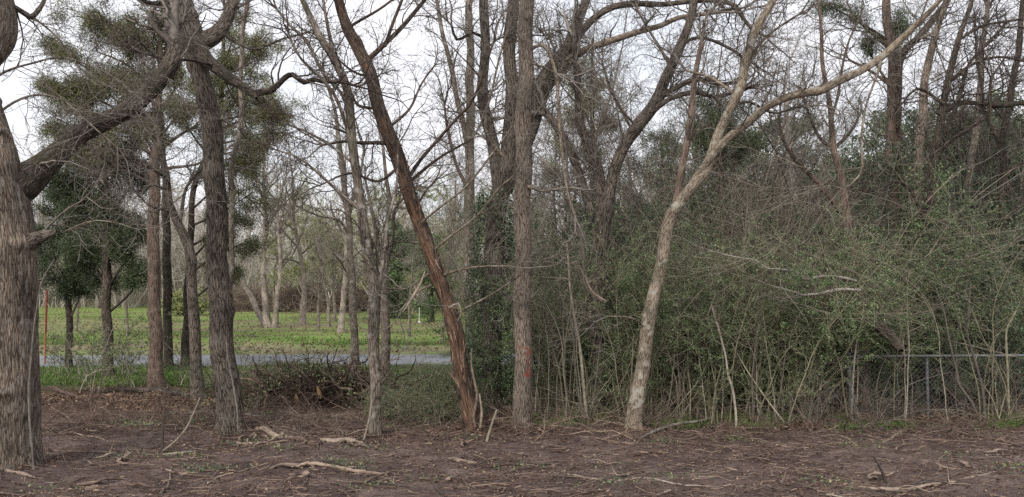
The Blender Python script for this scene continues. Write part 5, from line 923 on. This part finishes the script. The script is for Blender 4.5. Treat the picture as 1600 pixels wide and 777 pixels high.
# back rows
gF, lF = 'far bare trees behind the clearing', 'far bare tree in the wood behind the clearing, one of many alike'
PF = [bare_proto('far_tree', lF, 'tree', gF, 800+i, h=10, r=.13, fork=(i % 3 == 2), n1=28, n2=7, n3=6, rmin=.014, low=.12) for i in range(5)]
PFb = [bare_proto('budding_tree', '', 'tree', '', 850+i, h=9, r=.12, n1=24, n2=6, n3=5, rmin=.010, buds=9000, low=.12) for i in range(2)]
rs_ = random.Random(4)
for i in range(190):
    y = rs_.uniform(64, 100); x = rs_.uniform(-.8, .75)*y
    place(PF, x, y, rs_.uniform(.75, 1.2), lF, gF)
for i in range(60):
    y = rs_.uniform(52, 85); x = rs_.uniform(-.32, .12)*y if i % 3 else rs_.uniform(-.7, .6)*y
    place(PFb, x, y, rs_.uniform(.7, 1.05), 'far tree with sparse yellow green spring leaves in the wood beyond', 'budding trees in the far wood')
# middle distance, behind the thicket and the junipers
gM, lM = 'slender bare trees behind the thicket', 'slender bare tree rising behind the thicket, one of many alike'
PM = [bare_proto('slender_tree', lM, 'tree', gM, 900+i, h=8, r=.055, fork=(i == 2), n1=26, n2=7, n3=5, n4=2, rmin=.0042, mat='grey', twig='twig', low=.2) for i in range(4)]
for i in range(40):
    y = rs_.uniform(16, 46); x = rs_.uniform(.08 if y > 22 else .02, .74)*y
    place(PM, x, y, rs_.uniform(.6, 1.0)*(1+y*.008), lM, gM)
for i, (px, Z) in enumerate([(40,28),(120,33),(200,30),(330,34),(640,30),(690,26),(700,38),(60,45),(250,45),(760,24),(840,20),(880,28)]):
    p = P(px, 500, Z); place(PM, p[0], Z, rs_.uniform(.8, 1.05), 'slender bare tree standing alone beyond the road, one of several alike', 'slender bare trees beyond the road')
# evergreens in the middle distance
def ever_proto(seed, h, w_, name, label, cat, group, nl=16000, mat='privet', leaf=.12):
    global rng
    keep = rng; rng = np.random.default_rng(seed); root = empty(name, (0, 0, 0), label, cat, group); tr = MB(); lf = MB()
    p = np.linspace([0, 0, -.1], [.1, .1, h], 16); r_ = .13*(1-.85*np.linspace(0, 1, 16)); tr.tubes(p, r_, 10); tr.build('trunk', M['oak_dark'], root)
    br = MB(); a, b_ = sprout(p, r_, 46, tr=(.12, .98), ln=(w_*.4, w_*1.15), rf=.4, npts=8, wig=.14, up=.05, ang=(55, 85), rmin=.008); br.tubes(a, b_, 4); a2, b2 = sprout(a, b_, 6, lnr=(.25, .5), npts=5, wig=.2, rmin=.006); br.tubes(a2, b2, 3); br.build('branches', M['twig_dark'], root)
    bi = rng.integers(0, len(a2), nl); fi = rng.integers(1, 5, nl); pos = a2[bi, fi]+rng.normal(size=(nl, 3))*.09; lf.leaves(pos, unit(rng.normal(size=(nl, 3))+np.array([0, 0, .2])), rng.uniform(.6, 1.3, nl)*leaf, rng.uniform(.25, .45, nl)*leaf); lf.build('foliage', M[mat], root, smooth=False); rng = keep; return root
gE, lE = 'dark evergreens behind the thicket', 'dark evergreen standing behind the thicket, one of several alike'
PE = [ever_proto(950+i, 5.2, 1.4, 'evergreen_tree', lE, 'tree', gE) for i in range(2)]
for px, Z, s in [(1180,20,.95),(1290,21,1.0),(1350,19,.95),(1480,18.5,1.1),(1540,19,1.1),(1590,18,1.0),(1440,23,1.3),(1520,25,1.45),(1570,24,1.4),(1620,21,1.2),(1130,24,1.3),(1210,25,1.4),(1080,22,.75),(1230,26,1),(1380,27,1.1),(960,25,.7),(1700,22,1),(870,24,.6)]:
    p = P(px, 500, Z); place(PE, p[0], Z, s, lE, gE)
PE2 = [ever_proto(960, 4.2, 1.3, 'evergreen_tree', 'bushy mid green evergreen seen beyond the leaning broken tree', 'tree', None, nl=14000, mat='yaupon', leaf=.14)]
p = P(640, 478, 52); place(PE2, p[0], 46, 1.25, 'bushy green evergreen at the clearing edge left of the broken tree', None)
p = P(700, 478, 52); place(PE2, p[0], 42, 1.0, 'bushy green evergreen at the clearing edge behind the broken tree', None)
p = P(30, 478, 52); place(PE2, p[0], 48, 1.3, 'bushy green evergreen at the clearing edge behind the massive oak', None)
# heaps of cut brush along the far edge of the clearing
gH, lH = 'brown heaps of cut brush at the far edge of the clearing', 'brown heap of cut brush at the far edge of the clearing'
def heap(seed):
    global rng
    keep = rng; rng = np.random.default_rng(seed); root = empty('brush_heap', (0, 0, 0), lH, 'brush heap', gH); n = 420; m_ = MB()
    p = np.stack([rng.normal(size=n)*2.0, rng.normal(size=n)*.8, rng.uniform(0, 1.9, n)], -1); p[:, 2] *= np.clip(1-(np.abs(p[:, 0])/4.5)**2, .1, 1); d = unit(rng.normal(size=(n, 3))*np.array([1, .6, .4])); pts = [p]
    for k in range(7): d = unit(d+rng.normal(size=d.shape)*.25); p = p+d*.25; p[:, 2] = np.maximum(p[:, 2], .02); pts.append(p)
    a = np.stack(pts, 1); r_ = rng.uniform(.015, .05, n)[:, None]*(1-.7*np.linspace(0, 1, 8))[None]; m_.tubes(a, r_, 4); a2, r2 = sprout(a, r_, 5, lnr=(.4, .8), npts=5, wig=.25, rmin=.011); m_.tubes(a2, r2, 3); m_.build('branches', M['twig_red'], root); rng = keep; return root
PH = [heap(31), heap(32)]
for px, Z, s in [(360,60,.7),(400,58,.75),(455,60,.85),(510,58,1.0),(560,59,.9)]:
    p = P(px, 478, Z); place(PH, p[0], Z, s, lH, gH)
# dense low mass of the distant wood
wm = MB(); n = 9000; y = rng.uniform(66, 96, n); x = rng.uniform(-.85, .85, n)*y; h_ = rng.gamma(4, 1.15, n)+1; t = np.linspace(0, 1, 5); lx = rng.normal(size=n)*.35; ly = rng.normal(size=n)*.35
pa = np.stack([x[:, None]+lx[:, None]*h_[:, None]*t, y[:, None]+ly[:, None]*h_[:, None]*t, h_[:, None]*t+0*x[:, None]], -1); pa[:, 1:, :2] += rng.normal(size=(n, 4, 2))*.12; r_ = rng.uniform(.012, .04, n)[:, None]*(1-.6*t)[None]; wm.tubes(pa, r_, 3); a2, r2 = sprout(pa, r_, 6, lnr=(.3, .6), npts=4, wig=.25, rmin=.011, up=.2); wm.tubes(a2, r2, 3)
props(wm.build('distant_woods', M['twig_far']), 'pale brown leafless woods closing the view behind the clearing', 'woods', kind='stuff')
# small far bits
o_ = empty('white_stake', (P(655,503,41)[0], 41, 0), 'thin white stake with a pale foot standing in the clearing', 'stake'); q = np.array(o_.location)
m_ = MB(); m_.tubes(np.array([q, q+np.array([0, 0, .8])]), [.018, .018], 8, cap=True); m_.build('stake', M['whitepaint'], o_, q); m_ = MB(); m_.tubes(np.array([q, q+np.array([0, 0, .06])]), [.1, .08], 10, cap=True); m_.build('foot', M['whitepaint'], o_, q)
gu = shrub_proto('green_clump', 'small dark green clump growing in the clearing by the broken tree', 'bush', None, 77, .8, .9, 20, 'under', nl=9000, leaf=.09, upright=2.0); p = P(621, 497, 46); gu.location = (p[0], 46, 0); gu.scale = (1.1, 1.1, .5)
gu2 = shrub_proto('green_clump', 'bright green bush on the clearing between the junipers', 'bush', None, 78, 1.6, .9, 22, 'bud', nl=12000, leaf=.1, upright=1.2); p = P(285, 490, 50); gu2.location = (p[0], 50, 0); gu2.scale = (1.4, 1.4, 1)
for q in (PA, PX, PB, PV, PW, PU, PS, PR, PT, PC, PF, PFb, PM, PE, PE2, PH, sps, sq): park(q)

# ------------------------------------------------------------------ labels that single out the members of the larger groups
LM_ = [(-400, 'the picture edge'), (30, 'the massive oak'), (245, 'the red barked juniper'), (355, 'the leaning dark oak'), (587, 'the slender forked tree'), (715, 'the leaning broken tree'), (817, 'the painted trunk'), (932, 'the V trunk'), (1010, 'the curving pale tree'), (1150, 'the snapped stem'), (1330, 'the fence start'), (1420, 'the reddish cedar'), (1600, 'the right picture edge'), (2400, 'far outside')]
ORD = ['first', 'second', 'third', 'fourth', 'fifth', 'sixth', 'seventh', 'eighth', 'ninth', 'tenth', 'eleventh', 'twelfth', 'thirteenth', 'fourteenth', 'fifteenth', 'sixteenth', 'seventeenth']
def relabel(group, lead):
    mem = [o for o in scene.objects if o.parent is None and o.get('group') == group]; seg = {}
    for o in mem:
        px = CX+F*o.location.x/o.location.y; k = max(i for i, (x, _) in enumerate(LM_[:-1]) if px >= x or i == 0); seg.setdefault(k, []).append((px, o))
    for k, l in seg.items():
        l.sort(key=lambda t: t[0])
        for i, (px, o) in enumerate(l):
            o['label'] = f"{lead}, {'alone' if len(l) == 1 else ORD[min(i, 16)]+' from left'} between {LM_[k][1]} and {LM_[k+1][1]}" if k < len(LM_)-2 else f"{lead}, {ORD[min(i, 16)]} beyond the right picture edge"
for g_, l_ in ((gA, 'leafy green shrub'), (gB, 'dark leaved shrub'), (gX, 'wispy yellowish shrub'), (gU, 'low green bush'), (gV, 'tall leafless tangle'), (gW, 'wiry bare brush'), (gR, 'brown arching brush'), (gS, 'leafy thin sapling'), (gE, 'dark evergreen'), (gH, 'brown brush heap'), ('slender bare trees beyond the road', 'slender bare tree')):
    relabel(g_, l_)
